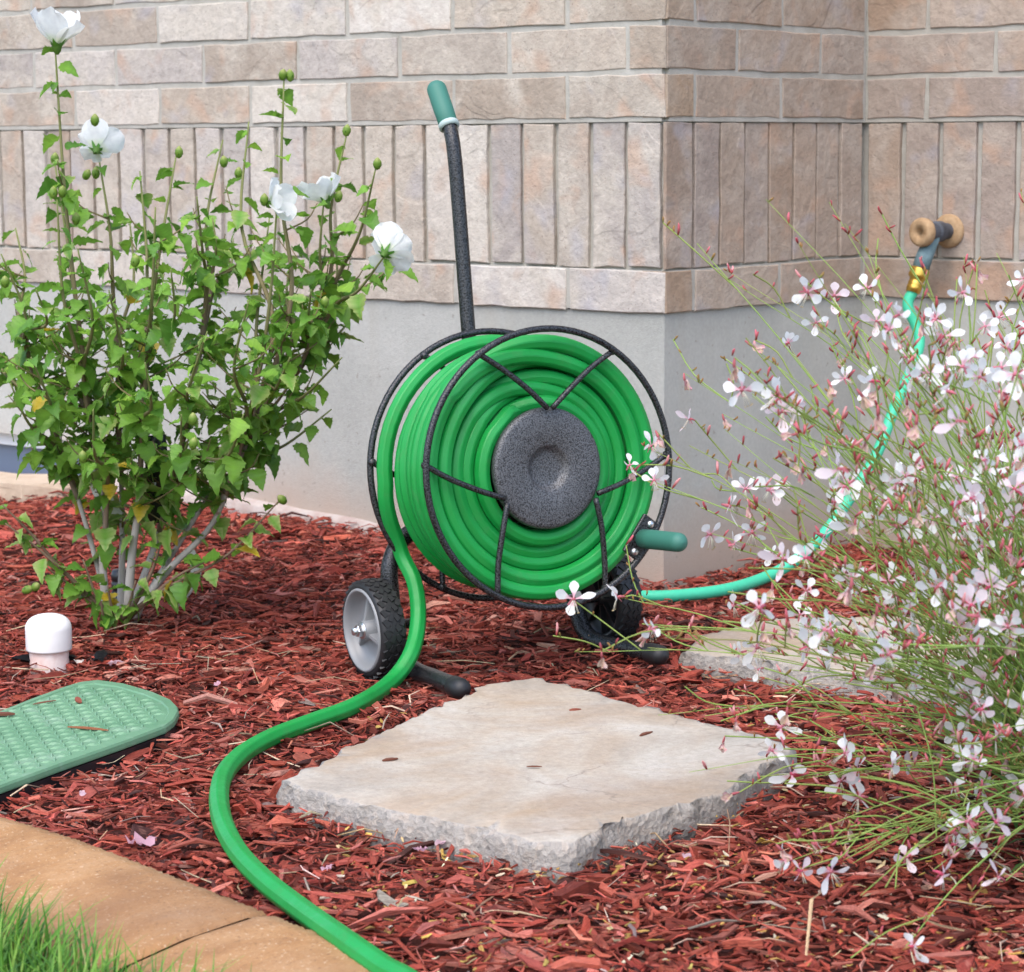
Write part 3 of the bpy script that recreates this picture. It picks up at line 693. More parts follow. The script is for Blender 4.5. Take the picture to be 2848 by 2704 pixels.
# axle and wheels
wz, wt, wr = .0705, -.03, .0715
for s in (-1, 1): MB().tube([Lp(s * .135, wt - .006, wz), Lp(s * .205, wt, wz)], .007, 10).obj('axle', M_hammer, reel)
for s in (-1, 1):
    o = Lp(s * .194, wt, wz); x_ = s * RC[:, 0]
    Rw = basis(RC[:, 1], np.cross(x_, RC[:, 1]), x_)       # lathe z -> outward
    wo_ = MB(); hw = .0185
    wo_.lathe([(.0585, -hw), (.064, -hw - .001), (.0675, -hw + .002), (wr - .002, -hw + .006), (wr - .0012, 0), (wr - .002, hw - .006), (.0675, hw - .002), (.064, hw + .001), (.0585, hw)], 64, Rw, o)
    for k in range(30):                        # tread blocks in a herringbone
        for row, (zz, sk) in enumerate(((-.0125, .5), (-.0042, -.5), (.0042, .5), (.0125, -.5))):
            an = 2 * math.pi * (k + (.5 if row in (1, 2) else 0)) / 30; ct, st_ = math.cos(an), math.sin(an)
            Rk = Rw @ basis((-st_, ct, 0), (ct, st_, 0), (0, 0, 1)) @ np.array([[math.cos(sk), 0, math.sin(sk)], [0, 1, 0], [-math.sin(sk), 0, math.cos(sk)]])
            rr_ = wr - (.0022 if row in (1, 2) else .0032)
            wo_.box((-.0052, -.001, -.0034), (.0052, .0026, .0034), R=Rk, o=o + Rw @ np.array([rr_ * ct, rr_ * st_, zz]))
    wheel = wo_.obj('wheel', M_rubber, reel)
    rim = MB(); rim.lathe([(.0600, -hw + .002), (.0600, hw + .0015), (.0575, hw + .003), (.0555, hw + .002), (.0535, hw - .006), (.050, .003), (.040, -.001), (.016, -.001), (.015, .002), (.0135, hw - .002), (.012, hw), (.0001, hw)], 48, Rw, o)
    for k in range(3):
        an = math.radians(90 + 120 * k); ct, st_ = math.cos(an), math.sin(an); Rk = Rw @ basis((ct, st_, 0), (-st_, ct, 0), (0, 0, 1))
        V = [Rk @ np.array(p) + o for p in ((.011, -.004, -.001), (.011, .004, -.001), (.053, .004, -.001), (.053, -.004, -.001), (.011, -.0022, hw - .003), (.011, .0022, hw - .003), (.049, .0022, .006), (.049, -.0022, .006))]
        rim.add(V, [(4, 5, 6, 7), (0, 1, 5, 4), (1, 2, 6, 5), (2, 3, 7, 6), (3, 0, 4, 7)], smooth=False)
    rim.obj('rim', M_rim, wheel)
    inn = MB(); inn.lathe([(.0600, -hw), (.0565, -hw), (.0545, -hw + .004), (.050, -.006), (.012, -.008), (.011, -hw), (.0001, -hw)], 48, Rw, o)
    for k in range(8):
        an = k * math.pi / 4; ct, st_ = math.cos(an), math.sin(an); Rk = Rw @ basis((ct, st_, 0), (-st_, ct, 0), (0, 0, 1))
        inn.box((.012, -.0012, -hw + .003), (.053, .0012, -.005), R=Rk, o=o)
    inn.obj('inner_rim', M_black, wheel)  # same grey plastic as the rim; its shade is painted in as black
    nut = MB(); nut.lathe([(.0125, hw), (.0125, hw + .0015), (.0001, hw + .0015)], 20, Rw, o); nut.lathe([(.0092, hw + .001), (.0095, hw + .008), (.0085, hw + .009), (.0058, hw + .009)], 6, Rw, o, smooth=False); nut.lathe([(.0058, hw + .008), (.0058, hw + .014), (.005, hw + .015), (.0001, hw + .015)], 12, Rw, o)
    nut.obj('bolt', M_steel, wheel)
MB().lathe([(.0001, -.004), (.009, -.004), (.009, .004), (.006, .005), (.006, .012), (.0001, .012)], 8, RD, Lp(.107, .02, .0875), smooth=False).obj('bolt', M_steel, reel)

# ------------------------------------------------------------------ green hose: wound, then out over the mulch
HR = .0115
layers = [(.0945, 6), (.1130, 6), (.1305, 6), (.1530, 6), (.1735, 6)]
TOFF = [.006, .016, .014, .004, 0]
path = [W(*ringpt(math.pi * .5 + .9 + a, r, t)) for a, r, t in ((-1.6, .066, .10), (-1.2, .076, .105), (-.8, .083, .118), (-.4, .09, .135))]; turns = []
for li, (r, n) in enumerate(layers):
    ts = np.linspace(.1445 - TOFF[li], (.046 if li == 4 else .030) - TOFF[li] * .5, n if li < 4 else 5)
    if li % 2: ts = ts[::-1]
    for t in ts: turns.append((r - (.012 * (.1445 - t) / .1 if li == 4 else .004 * (.1445 - t) / .115), t))
rh = random.Random(21)
NS = 80
sag = .006
for i, (r, t) in enumerate(turns):
    r2, t2 = turns[min(i + 1, len(turns) - 1)]
    j1 = rh.uniform(-.0028, .0028); t = t + rh.uniform(-.0025, .0025); ph = rh.uniform(0, 6)
    for k in range(NS):
        f = k / NS; al = math.pi * .5 + 2 * math.pi * f + .9
        e = max(0., (f - .8) / .2); e = e * e * (3 - 2 * e)
        rr_ = r + (r2 - r) * e + j1 * math.sin(al + ph); tt = t + (t2 - t) * e
        sg_ = sag * (1 - (r - .0945) / .079)
        p = ringpt(al, rr_, tt); path.append(W(p[0], p[1], p[2] - sg_))
# last turn runs loose over the rear of the coil and drops off
al0 = math.pi * .5 + .9
lead = []
for k in range(60):
    f = k / 59.; al = al0 + f * math.radians(360 - 52 + 108 - 14)
    t = .046 - .038 * min(1, f * 2.6); r = .1625
    lead.append((al, t, r + .003 * max(0, (f - .62) / .38) + .0125 * min(1, f * 1.35)))
for al, t, r in lead:
    p = ringpt(al, r, t); path.append(W(*p))
endp = path[-1]
drop = [aty(772, 1060, -.705), aty(800, 1125, -.725), aty(807, 1195, -.752), aty(793, 1262, -.795)]
gp = []
for x, y in ((752, 1318), (682, 1363), (600, 1394), (522, 1424), (462, 1460), (427, 1508), (426, 1573), (456, 1640), (510, 1700), (580, 1755), (660, 1812), (740, 1868), (830, 1930)):
    q = atz(x, y, .024); kz = .024
    if q[1] < -1.85 and q[0] > -.6: kz = .036
    q = atz(x, y, kz); gp.append(q)
gp.append(gp[-1] + np.array([.12, -.28, -.02])); gp.append(gp[-1] + np.array([.05, -.5, 0]))
tail = bez([path[-8], path[-1]] + drop + gp, 12)[12:]
path += tail[1:]
path = [np.array(p) for p in path]
# octagonal section with eased edges
NP = 16; hmb = MB(); prof = []
hose_ang = []
for k in range(8): hose_ang += [k * math.pi / 4 - .30, k * math.pi / 4 + .30]
mbh = MB()
def octa_tube(mb, pts, r):
    N = len(pts); T = []
    for i in range(N):
        t = pts[min(i + 1, N - 1)] - pts[max(i - 1, 0)]; T.append(t / (np.linalg.norm(t) + 1e-12))
    u = np.cross(T[0], [0, 0, 1.]); u /= np.linalg.norm(u); V = []
    for i in range(N):
        u = u - T[i] * np.dot(u, T[i]); u /= np.linalg.norm(u); w_ = np.cross(T[i], u)
        for a in hose_ang: V.append(pts[i] + r * (math.cos(a) * u + math.sin(a) * w_))
    n = len(hose_ang)
    F = [(i * n + k, i * n + (k + 1) % n, (i + 1) * n + (k + 1) % n, (i + 1) * n + k) for i in range(N - 1) for k in range(n)] + [tuple(range(n - 1, -1, -1)), tuple((N - 1) * n + k for k in range(n))]
    mb.add(V, F); return n
nP = octa_tube(mbh, path, HR)
hme = mbh.mesh('garden_hose', M_hose)
ev = np.zeros(len(hme.edges) * 2, np.int32); hme.edges.foreach_get('vertices', ev); ev = ev.reshape(-1, 2)
sh = (ev[:, 0] % nP) == (ev[:, 1] % nP)
at = hme.attributes.new('sharp_edge', 'BOOLEAN', 'EDGE'); at.data.foreach_set('value', sh)
hose = new_obj('garden_hose', hme, label='bright green ribbed hose wound on the reel and trailing over the mulch', cat='hose')

# ------------------------------------------------------------------ teal hose and wall tap
FB_ = wp(FC, .182, 0, .594)
tap = empty('wall_tap', tuple(FB_), 'weathered outdoor tap on the brick wall above the teal hose', 'tap')
nC = NA; sC = -DA
Rt = basis(sC, np.cross(nC, sC), nC)      # lathe z -> out of the wall
e = MB(); e.lathe([(.031, .001), (.031, .004), (.028, .009), (.02, .011), (.0001, .011)], 28, Rt, np.zeros(3)); e.obj('escutcheon', M_cork, tap)
b = MB(); b.lathe([(.015, .008), (.015, .03), (.019, .034), (.019, .052), (.016, .056), (.016, .075), (.0001, .076)], 20, Rt, np.zeros(3), smooth=False); b.obj('valve_body', M_faucetdark, tap)
# handle stub faces the bed, turned toward the open corner
hd = nC * .97 - sC * .2; hd /= np.linalg.norm(hd); hx = np.cross(hd, [0, 0, 1]); hx /= np.linalg.norm(hx); Rhd = basis(hx, np.cross(hd, hx), hd)
b = MB(); b.lathe([(.008, 0), (.008, .010), (.022, .012), (.0255, .015), (.0265, .024), (.025, .030), (.021, .0325), (.0085, .031), (.008, .012), (.0001, .011)], 24, Rhd, nC * .066); b.obj('handle', M_cork, tap)
s0 = nC * .055 + np.array([0, 0, -.006]); s1 = nC * .075 - sC * .006 + np.array([0, 0, -.042]); s2 = nC * .083 - sC * .010 + np.array([0, 0, -.066])
MB().tube([s0, (s0 + s1) / 2, s1, s2], [.013, .014, .0155, .0155], 16).obj('spout', M_faucetblue, tap)
dd = (s2 - s1) / np.linalg.norm(s2 - s1); hx = np.cross(dd, [1, 0, 0]); hx /= np.linalg.norm(hx); Rs = basis(hx, np.cross(dd, hx), dd)
MB().lathe([(.012, -.002), (.0175, 0), (.0185, .004), (.0175, .009), (.0185, .014), (.0165, .018), (.0135, .019), (.013, .026), (.0145, .028), (.013, .031), (.0142, .034), (.0132, .045), (.0001, .045)], 20, Rs, s2).obj('coupling', M_brass, tap)
hs = FB_ + s2 + dd * .042
tp = [hs, hs + dd * .03] + [aty(1774, 665, .272), aty(1725, 790, .175), aty(1690, 880, .125), aty(1640, 962, .085), aty(1590, 1030, .04)]
tp += [aty(1540, 1078, -.01), aty(1480, 1113, -.05)] + [atz(x, y, z) for x, y, z in ((1400, 1138, .026), (1300, 1150, .026), (1225, 1151, .028), (1195, 1149, .036))]
tp += [W(.13, -.10, .10), W(.10, -.085, .17), W(.05, -.06, .27)]
MB().tube(bez(tp, 8), .0100, 16).obj('supply_hose', M_hose2, label='pale teal hose running from the wall tap to the reel', cat='hose')

# ------------------------------------------------------------------ shredded wood mulch
def chips(N, region, lens, wid, thk, zlo, zhi, palette, weights, sections=3, seed=1, exclude=()):
    r = np.random.default_rng(seed); (x0, x1, y0, y1) = region
    P = []; tot = 0
    while tot < N:
        x = r.uniform(x0, x1, N * 2); y = r.uniform(y0, y1, N * 2)
        # keep what the neighbourhood of the picture shows; wider far away
        hwid = .95 + (y + 2.2) * .42
        k = (np.abs(x + .25) < hwid) & inpoly(x, y, BED)
        dA = x * NA[0] + y * NA[1]; dB = x * NB[0] + y * NB[1]; dC = dA + LB * 1.0
        # in front of wall A (dA>0) for the part left of the corner; otherwise in front of B and C
        s_b = x * DB[0] + y * DB[1]
        inside = np.where(s_b > 0, np.where(dB > 0, dA + LB > .012, False), True) & ~((dA < .008) & (s_b <= 0)) & ~((dA < .008) & (dB < .008))
        k &= inside
        for e in exclude: k &= ~inpoly(x, y, e)
        P.append(np.stack([x[k], y[k]], -1)); tot += k.sum()
    P = np.concatenate(P)[:N]; x, y = P[:, 0], P[:, 1]
    ln = np.clip(r.lognormal(math.log(lens), .5, N), lens * .3, lens * 3.0); wd = np.clip(wid * r.lognormal(0, .45, N), wid * .3, wid * 3) * np.clip(ln / lens, .6, 1.5) ** .5; tk = thk * r.lognormal(0, .4, N)
    z = gz(x, y) + zlo + (zhi - zlo) * r.random(N) ** 1.6
    yaw = r.uniform(0, 2 * np.pi, N); pit = np.clip(r.normal(0, .17, N), -.32, .32) * np.clip(.03 / ln, .5, 1.3); rol = r.normal(0, .45, N)
    cy, sy, cp, sp, cr, sr = np.cos(yaw), np.sin(yaw), np.cos(pit), np.sin(pit), np.cos(rol), np.sin(rol)
    ex = np.stack([cy * cp, sy * cp, sp], -1); ey0 = np.stack([-sy, cy, 0 * cy], -1); ez0 = np.cross(ex, ey0)
    ey = ey0 * cr[:, None] + ez0 * sr[:, None]; ez = -ey0 * sr[:, None] + ez0 * cr[:, None]
    C0 = np.stack([x, y, z], -1)
    S = sections; verts = np.zeros((N, S * 4, 3), np.float32); lcs = np.zeros((N, S * 4, 3), np.float32)
    bend = r.normal(0, .08, N) * ln; bend2 = r.normal(0, .08, N) * ln; off = r.uniform(0, 30, (N, 3))
    for i in range(S):
        u = i / (S - 1) - .5
        tw = r.uniform(.12, 1.0, N) if i in (0, S - 1) else r.uniform(.85, 1.15, N)
        tt = r.uniform(.2, 1., N) if i in (0, S - 1) else 1.
        sk = r.normal(0, .12, (N, 4)) 
        b_ = bend * (1 - 4 * u * u); b2 = bend2 * (1 - 4 * u * u); sh = r.normal(0, .2, N) * wd if i in (0, S - 1) else 0 * wd
        for q, (sy_, sz_) in enumerate(((-1, -1), (1, -1), (1, 1), (-1, 1))):
            lx_ = u * ln + sk[:, q] * wd; ly_ = sy_ * wd * .5 * tw + sh + b2; lz_ = sz_ * tk * .5 * tt + b_
            verts[:, i * 4 + q] = C0 + ex * lx_[:, None] + ey * ly_[:, None] + ez * lz_[:, None]
            lcs[:, i * 4 + q] = np.stack([lx_, ly_, lz_], -1) + off
    fq = []
    for i in range(S - 1):
        for q in range(4): fq.append((i * 4 + q, i * 4 + (q + 1) % 4, i * 4 + 4 + (q + 1) % 4, i * 4 + 4 + q))
    fq += [(3, 2, 1, 0), tuple(S * 4 - 4 + q for q in range(4))]
    fq = np.array(fq); faces = (fq[None] + (np.arange(N) * S * 4)[:, None, None]).reshape(-1, 4)
    pal = np.array(palette); wts = np.array(weights, float); wts /= wts.sum()
    ci = r.choice(len(pal), N, p=wts); col = pal[ci] * r.lognormal(0, .22, N)[:, None] * (1 + r.normal(0, .05, (N, 3)))
    return verts.reshape(-1, 3), faces, np.repeat(np.clip(col, 0, 1), S * 4, 0), lcs.reshape(-1, 3)
def np_mesh(name, sets, material):
    off = 0; V, F, C, Lc = [], [], [], []
    for v, f, c, l in sets: V.append(v); F.append(f + off); C.append(c); Lc.append(l); off += len(v)
    V = np.concatenate(V); F = np.concatenate(F); C = np.concatenate(C); Lc = np.concatenate(Lc)
    me = bpy.data.meshes.new(name); me.vertices.add(len(V)); me.vertices.foreach_set('co', V.astype(np.float32).ravel())
    k = F.shape[1]; me.loops.add(len(F) * k); me.loops.foreach_set('vertex_index', F.astype(np.int32).ravel())
    me.polygons.add(len(F)); me.polygons.foreach_set('loop_start', (np.arange(len(F)) * k).astype(np.int32))
    me.polygons.foreach_set('use_smooth', np.zeros(len(F), bool))
    me.update(calc_edges=True)
    a = me.attributes.new('col', 'FLOAT_COLOR', 'POINT'); a.data.foreach_set('color', np.concatenate([C, np.ones((len(C), 1))], 1).astype(np.float32).ravel())
    if Lc.shape[0] == len(V):
        a = me.attributes.new('lc', 'FLOAT_VECTOR', 'POINT'); a.data.foreach_set('vector', Lc.astype(np.float32).ravel())
    me.materials.append(material); return me
CPAL = [(.30, .056, .034), (.38, .086, .056), (.225, .039, .024), (.44, .14, .10), (.11, .020, .012), (.055, .017, .012), (.46, .22, .16), (.21, .16, .13)]
CW = [30, 24, 22, 10, 14, 6, 3, .6]
def shrink(poly, c, f): c = np.array(c); return [tuple(c + (np.array(p)[:2] - c) * f) for p in poly]
def rect(c, d, n_, a, b_): c = np.array(c[:2]); d = np.array(d[:2]); n_ = np.array(n_[:2]); return [tuple(c + d * x * a + n_ * y * b_) for x, y in ((-1, -1), (1, -1), (1, 1), (-1, 1))]
EX0 = [rect(W(sg_ * .194, -.03, 0), FW, AX, .06, .036) for sg_ in (-1, 1)]
EX = EX0 + [shrink(out1, np.mean(out1, 0), .96), shrink(out2, np.mean(out2, 0), .96), shrink(lid_pts, lc, .99)]
REG = (-2.4, 1.8, -2.75, 1.5)
sets = [chips(22000, REG, .026, .0062, .0028, -.006, .012, CPAL, CW, seed=1, exclude=EX),
        chips(34000, REG, .021, .0024, .0017, -.003, .016, CPAL, CW, seed=2, exclude=EX),
        chips(26000, (-1.7, 1.2, -2.6, 1.), .015, .0017, .0012, .002, .017, CPAL, CW, seed=8, exclude=EX),
        chips(3000, (-1.6, 1.1, -2.6, .9), .040, .0075, .0040, .000, .017, CPAL, [30, 28, 16, 16, 6, 5, 5, 1], seed=3, exclude=EX)]
me = np_mesh('wood_mulch', sets, M_chip)
new_obj('wood_mulch', me, label='shredded red wood mulch covering the planting bed', cat='mulch', kind='stuff')
# pale straw-like litter and dried flower bits in the mulch near the flowers
LP = [(.50, .38, .20), (.42, .27, .07), (.55, .45, .33), (.36, .22, .05)]
sets = [chips(1700, (-.45, .7, -2.3, -1.0), .0075, .0026, .0008, .010, .018, LP, [2, 3, 1, 2], seed=5, exclude=EX), chips(260, (-1.1, .6, -2.2, -.4), .05, .0012, .0010, .012, .022, [(.55, .42, .28), (.5, .4, .3), (.42, .28, .16)], [2, 1, 1], seed=6, exclude=EX)]
new_obj('dry_plant_litter', np_mesh('dry_plant_litter', sets, M_chip), label='tiny dried yellow flower bits scattered over the mulch', cat='litter', kind='stuff')

# loose chips lying on the stones and on the lid
def loose_chip(px, py, z, ln, wd, yaw, col, label):
    p = atz(px, py, z); h = wd * .3
    V = []
    for u, f, b_ in ((-.5, .35, 0), (-.15, 1, .03), (.2, .9, .02), (.5, .25, 0)):
        for sy_, sz_ in ((-1, 0), (1, 0), (1, 1), (-1, 1)): V.append((u * ln, sy_ * wd * .5 * f + b_ * ln, sz_ * h * (.6 + .4 * f)))
    F = [(i * 4 + q, i * 4 + (q + 1) % 4, i * 4 + 4 + (q + 1) % 4, i * 4 + 4 + q) for i in range(3) for q in range(4)] + [(3, 2, 1, 0), (12, 13, 14, 15)]
    mb = MB().add(V, F, 0, col, smooth=False); o = mb.obj('wood_chip', M_chip, label=label, cat='wood chip', loc=(p[0], p[1], z)); o.rotation_euler = (0, 0, yaw); return o
BR = (.17, .06, .035); RD_ = (.28, .075, .045)
for a in ((753, 1467, .0375, .020, .007, .5, BR, 'small oval brown chip on the left part of the large stepping stone'), (1031, 1480, .0375, .018, .0035, .0, BR, 'thin brown chip lying at the middle of the large stepping stone'),
          (1110, 1371, .0375, .016, .007, .4, RD_, 'short reddish chip near the far edge of the large stepping stone'), (1247, 1417, .0375, .026, .006, .9, BR, 'slanted brown chip on the right part of the large stepping stone'),
          (152, 1352, .0275, .034, .008, 1.9, RD_, 'upright red chip on the green valve box lid'), (170, 1407, .0275, .058, .006, -.35, (.30, .11, .05), 'long thin chip across the green valve box lid'),
          (86, 1356, .0275, .034, .004, .7, (.24, .09, .05), 'thin splinter near the back edge of the green lid'), (6, 1380, .0275, .03, .010, .1, BR, 'dark chip on the green lid nearest its back rim')):
    loose_chip(*a)

# ------------------------------------------------------------------ lawn
KOUT = []
for i in range(0, len(kin), 4):
    t = kin[min(i + 1, len(kin) - 1)] - kin[max(i - 1, 0)]; t /= np.linalg.norm(t); nn = np.array([t[1], -t[0], 0])
    if np.dot(nn, np.array([-1, -1, 0])) < 0: nn = -nn
    KOUT.append(kin[i] + nn * .19)
lw = MB(); LAWN = [(p[0], p[1]) for p in KOUT] + [(.2, -3.6), (-2.9, -3.6), (-3.1, -.7)]
lw.add([(x, y, -.008) for x, y in LAWN], [tuple(range(len(LAWN)))])
lw.obj('lawn', M_ground, kind='structure')
def grass(N):
    r = np.random.default_rng(5); x = r.uniform(-1.75, -.15, N * 6); y = r.uniform(-2.75, -1.0, N * 6)
    k = inpoly(x, y, LAWN); 
    kx = np.array([p[:2] for p in KOUT]); d = np.min(np.hypot(x[:, None] - kx[None, :, 0], y[:, None] - kx[None, :, 1]), 1)
    k &= (d < .5); x, y, d = x[k][:N], y[k][:N], d[k][:N]; N = len(x)
    h = r.uniform(.03, .085, N); wd = r.uniform(.0011, .0024, N); yaw = r.uniform(0, 2 * np.pi, N); lean = np.abs(r.normal(.5, .35, N)); S = 4
    # blades near the kerb tend to lean over it
    f = np.clip(1 - d / .12, 0, 1) > r.random(N); yaw = np.where(f, r.normal(.85, .8, N), yaw)
    V = np.zeros((N, S * 2 , 3)); C = np.zeros((N, S * 2, 3)); pal = np.array([(.08, .21, .022), (.12, .28, .03), (.05, .15, .018), (.19, .33, .05), (.36, .33, .13)]); ci = r.choice(5, N, p=[.34, .3, .2, .12, .04])
    dx, dy = np.cos(yaw), np.sin(yaw); px, py = -dy, dx
    for i in range(S):
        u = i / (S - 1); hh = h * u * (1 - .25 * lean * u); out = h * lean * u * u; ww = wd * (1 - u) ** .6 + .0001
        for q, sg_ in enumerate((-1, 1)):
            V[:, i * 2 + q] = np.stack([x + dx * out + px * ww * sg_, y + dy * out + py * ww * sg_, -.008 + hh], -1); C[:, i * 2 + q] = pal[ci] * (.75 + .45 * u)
    fq = np.array([(0, 1, 3, 2), (2, 3, 5, 4), (4, 5, 7, 6)]); F = (fq[None] + (np.arange(N) * 8)[:, None, None]).reshape(-1, 4)
    return V.reshape(-1, 3), F, np.clip(C.reshape(-1, 3), 0, 1), np.zeros((N * 8, 3))
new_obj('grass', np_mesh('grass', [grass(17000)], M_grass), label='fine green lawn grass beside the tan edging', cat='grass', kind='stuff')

# ------------------------------------------------------------------ flowering shrub on the left
SH = atz(228, 1188, .03); SH[2] = float(gz(SH[0], SH[1]))
shrub = empty('flowering_shrub', tuple(SH), 'leafy green shrub with large white flowers and grey stems', 'shrub')
rs = random.Random(4)
def leaf_mb(Ln, wf, fold, curl, col, edge, seed, mbx=None, X=None):
    r = random.Random(seed); st = [(0, .05), (.06, .25), (.12, .33), (.16, .31), (.24, .44), (.30, .49), (.34, .41), (.44, .42), (.48, .345), (.58, .34), (.62, .265), (.74, .24), (.78, .165), (.88, .12), (1.0, .0)]
    V = []; C = []; 
    for u, w_ in st:
        z = -curl * u * u; ww = w_ * wf * r.uniform(.93, 1.07)
        for s in (-1, 0, 1):
            V.append((s * ww * Ln, (u + (-.03 if s else 0)) * Ln, (z + abs(s) * ww * fold + (r.uniform(-.055, .055) if s else 0)) * Ln)); f = r.uniform(.9, 1.1)
            cc = edge if s and (u > .05) else col; C.append(tuple(min(1, c * f * (1.25 if s == 0 else 1)) for c in cc))
    F = []
    for i in range(len(st) - 1):
        a = i * 3; F += [(a, a + 1, a + 4, a + 3), (a + 1, a + 2, a + 5, a + 4)]
    return V, F, C
GREENS = [((.13, .285, .036), (.16, .32, .045)), ((.165, .335, .042), (.19, .36, .055)), ((.092, .225, .030), (.11, .245, .038)), ((.225, .41, .05), (.25, .43, .065)), ((.125, .28, .04), (.34, .42, .13)), ((.15, .31, .045), (.38, .44, .15)), ((.5, .36, .02), (.54, .43, .08))]
LEAFV = []
for i in range(21):
    g_ = GREENS[i % 7]; V, F, C = leaf_mb(1., rs.uniform(.8, 1.02), rs.uniform(.1, .65), rs.uniform(.1, .65), g_[0], g_[1], i)
    LEAFV.append((V, F, C, MB().add(V, F, 0, C).mesh('leaf', M_leaf)))
def rotmat(yaw, pitch, roll):
    return np.array(Euler((pitch, roll, yaw), 'XYZ').to_matrix())
leaves = []   # (world pos, R, scale, variant)
def pick(hfrac):
    q = rs.random()
    if hfrac < .45: 
        if q < .05: return 6 + 7 * rs.randrange(3)
        if q < .45: return rs.choice([4, 5]) + 7 * rs.randrange(3)
        return rs.choice([0, 1, 2]) + 7 * rs.randrange(3)
    if q < .012: return 6 + 7 * rs.randrange(3)
    if q < .14: return 3 + 7 * rs.randrange(3)
    if q < .24: return 4 + 7 * rs.randrange(3)
    return rs.choice([0, 0, 1, 1, 2]) + 7 * rs.randrange(3)
def leafy(path_, start, end, step, size, hf, az0=None):
    P = [np.array(p) for p in path_]; d = [0]
    for i in range(1, len(P)): d.append(d[-1] + np.linalg.norm(P[i] - P[i - 1]))
    tot = d[-1]; s = start * tot; az = rs.uniform(0, 6.28) if az0 is None else az0
    while s < end * tot:
        i = max(1, int(np.searchsorted(d, s))); i = min(i, len(P) - 1); f = (s - d[i - 1]) / (d[i] - d[i - 1] + 1e-9); p = P[i - 1] + (P[i] - P[i - 1]) * f
        az += 2.4 + rs.uniform(-.5, .5); fr_ = s / tot; sz = size * rs.uniform(.65, 1.2) * (1 if fr_ < .8 else .8)
        el = rs.uniform(-.95, .45)
        dirv = np.array([math.cos(az) * math.cos(el), math.sin(az) * math.cos(el), math.sin(el)])
        base_ = p + dirv * sz * .22
        leaves.append((base_, az - math.pi / 2, el, rs.uniform(-.6, .6), sz, pick(hf(p))))
        if rs.random() < .35:
            az2 = az + rs.uniform(.5, 1.2); leaves.append((p + dirv * sz * .1, az2 - math.pi / 2, el + rs.uniform(-.3, .5), rs.uniform(-.6, .6), sz * .55, pick(hf(p))))
        s += step * rs.uniform(.7, 1.3)
HFR = lambda p: (p[2] - SH[2]) / .6
# stems: (tip px, tip py, depth offset at the tip, base offset px, leaf start)
tips = [(105, 70, -.05, 0, .42), (190, 300, .10, -5, .35), (105, 310, .05, -20, .35), (110, 385, -.10, -25, .35), (30, 440, .12, -30, .3), (2, 490, -.05, -32, .35), (-40, 600, .1, -35, .3), (20, 740, -.15, -38, .3),
        (340, 300, .05, 8, .3), (430, 270, .12, 10, .35), (480, 235, .08, 15, .35), (548, 155, -.02, 18, .38), (535, 390, -.12, 20, .3), (625, 385, .02, 22, .33), (670, 255, .05, 25, .4), (725, 325, -.06, 28, .4), (745, 490, -.15, 30, .38),
        (690, 590, .10, 30, .35), (660, 690, -.1, 34, .35), (640, 790, .05, 36, .4), (380, 380, -.18, 10, .3), (300, 400, -.22, 2, .3), (250, 420, .2, -4, .3), (150, 480, -.2, -14, .3), (70, 560, -.22, -20, .3), (450, 460, .22, 14, .3), (560, 500, .18, 20, .3), (600, 560, -.2, 22, .3),
        (330, 520, -.26, 5, .3), (210, 560, -.28, -6, .3), (480, 580, -.24, 14, .3), (120, 660, .15, -22, .3), (560, 690, -.26, 24, .3), (400, 640, -.3, 10, .3), (280, 700, -.3, -2, .3), (520, 420, .05, 18, .3), (270, 330, .0, 0, .35), (410, 420, .0, 10, .3), (60, 690, -.28, -24, .35), (650, 480, .12, 26, .35), (350, 800, -.3, 5, .3), (180, 790, -.28, -8, .3), (470, 800, -.28, 12, .3)]
stem_paths = []
def stem_cols(n, f0, f1):
    cols = []
    for k in range(n):
        f = f0 + (f1 - f0) * k / (n - 1); a = np.array((.42, .40, .37)); b_ = np.array((.19, .125, .08)); c = np.array((.17, .20, .06))
        q = a * (1 - f / .45) + b_ * f / .45 if f < .45 else b_ * (1 - (f - .45) / .55) + c * (f - .45) / .55
        cols.append(tuple(q))
    return cols
TR = [([(205, 1188), (198, 1080), (203, 1000), (180, 860), (130, 680)], .0085, -.02), ([(246, 1190), (253, 1085), (266, 980), (276, 800), (283, 600)], .0095, -.05), ([(256, 1186), (330, 1095), (410, 1010), (470, 870), (545, 720)], .0080, -.03), ([(250, 1184), (296, 1060), (330, 940), (372, 760), (405, 580)], .0075, .05), ([(214, 1188), (165, 1010), (112, 850), (55, 700)], .0060, .02), ([(262, 1184), (345, 1050), (440, 900), (560, 740), (610, 640)], .006, .08), ([(232, 1186), (236, 1040), (232, 860), (225, 620)], .0075, .09)]
trunks = []
for pts_, r0, dy in TR:
    pth = bez([aty(x, y, SH[1] + dy * (.3 + .7 * k / (len(pts_) - 1))) for k, (x, y) in enumerate(pts_)], 7); pth[0] = pth[0] - np.array([0, 0, .012]); n = len(pth); trunks.append((pth, pts_))
    MB().tube([p - SH for p in pth], [.85 * r0 * (1 - .72 * k / (n - 1)) for k in range(n)], 9, col=stem_cols(n, 0, .42)).obj('stem', M_stem, shrub)
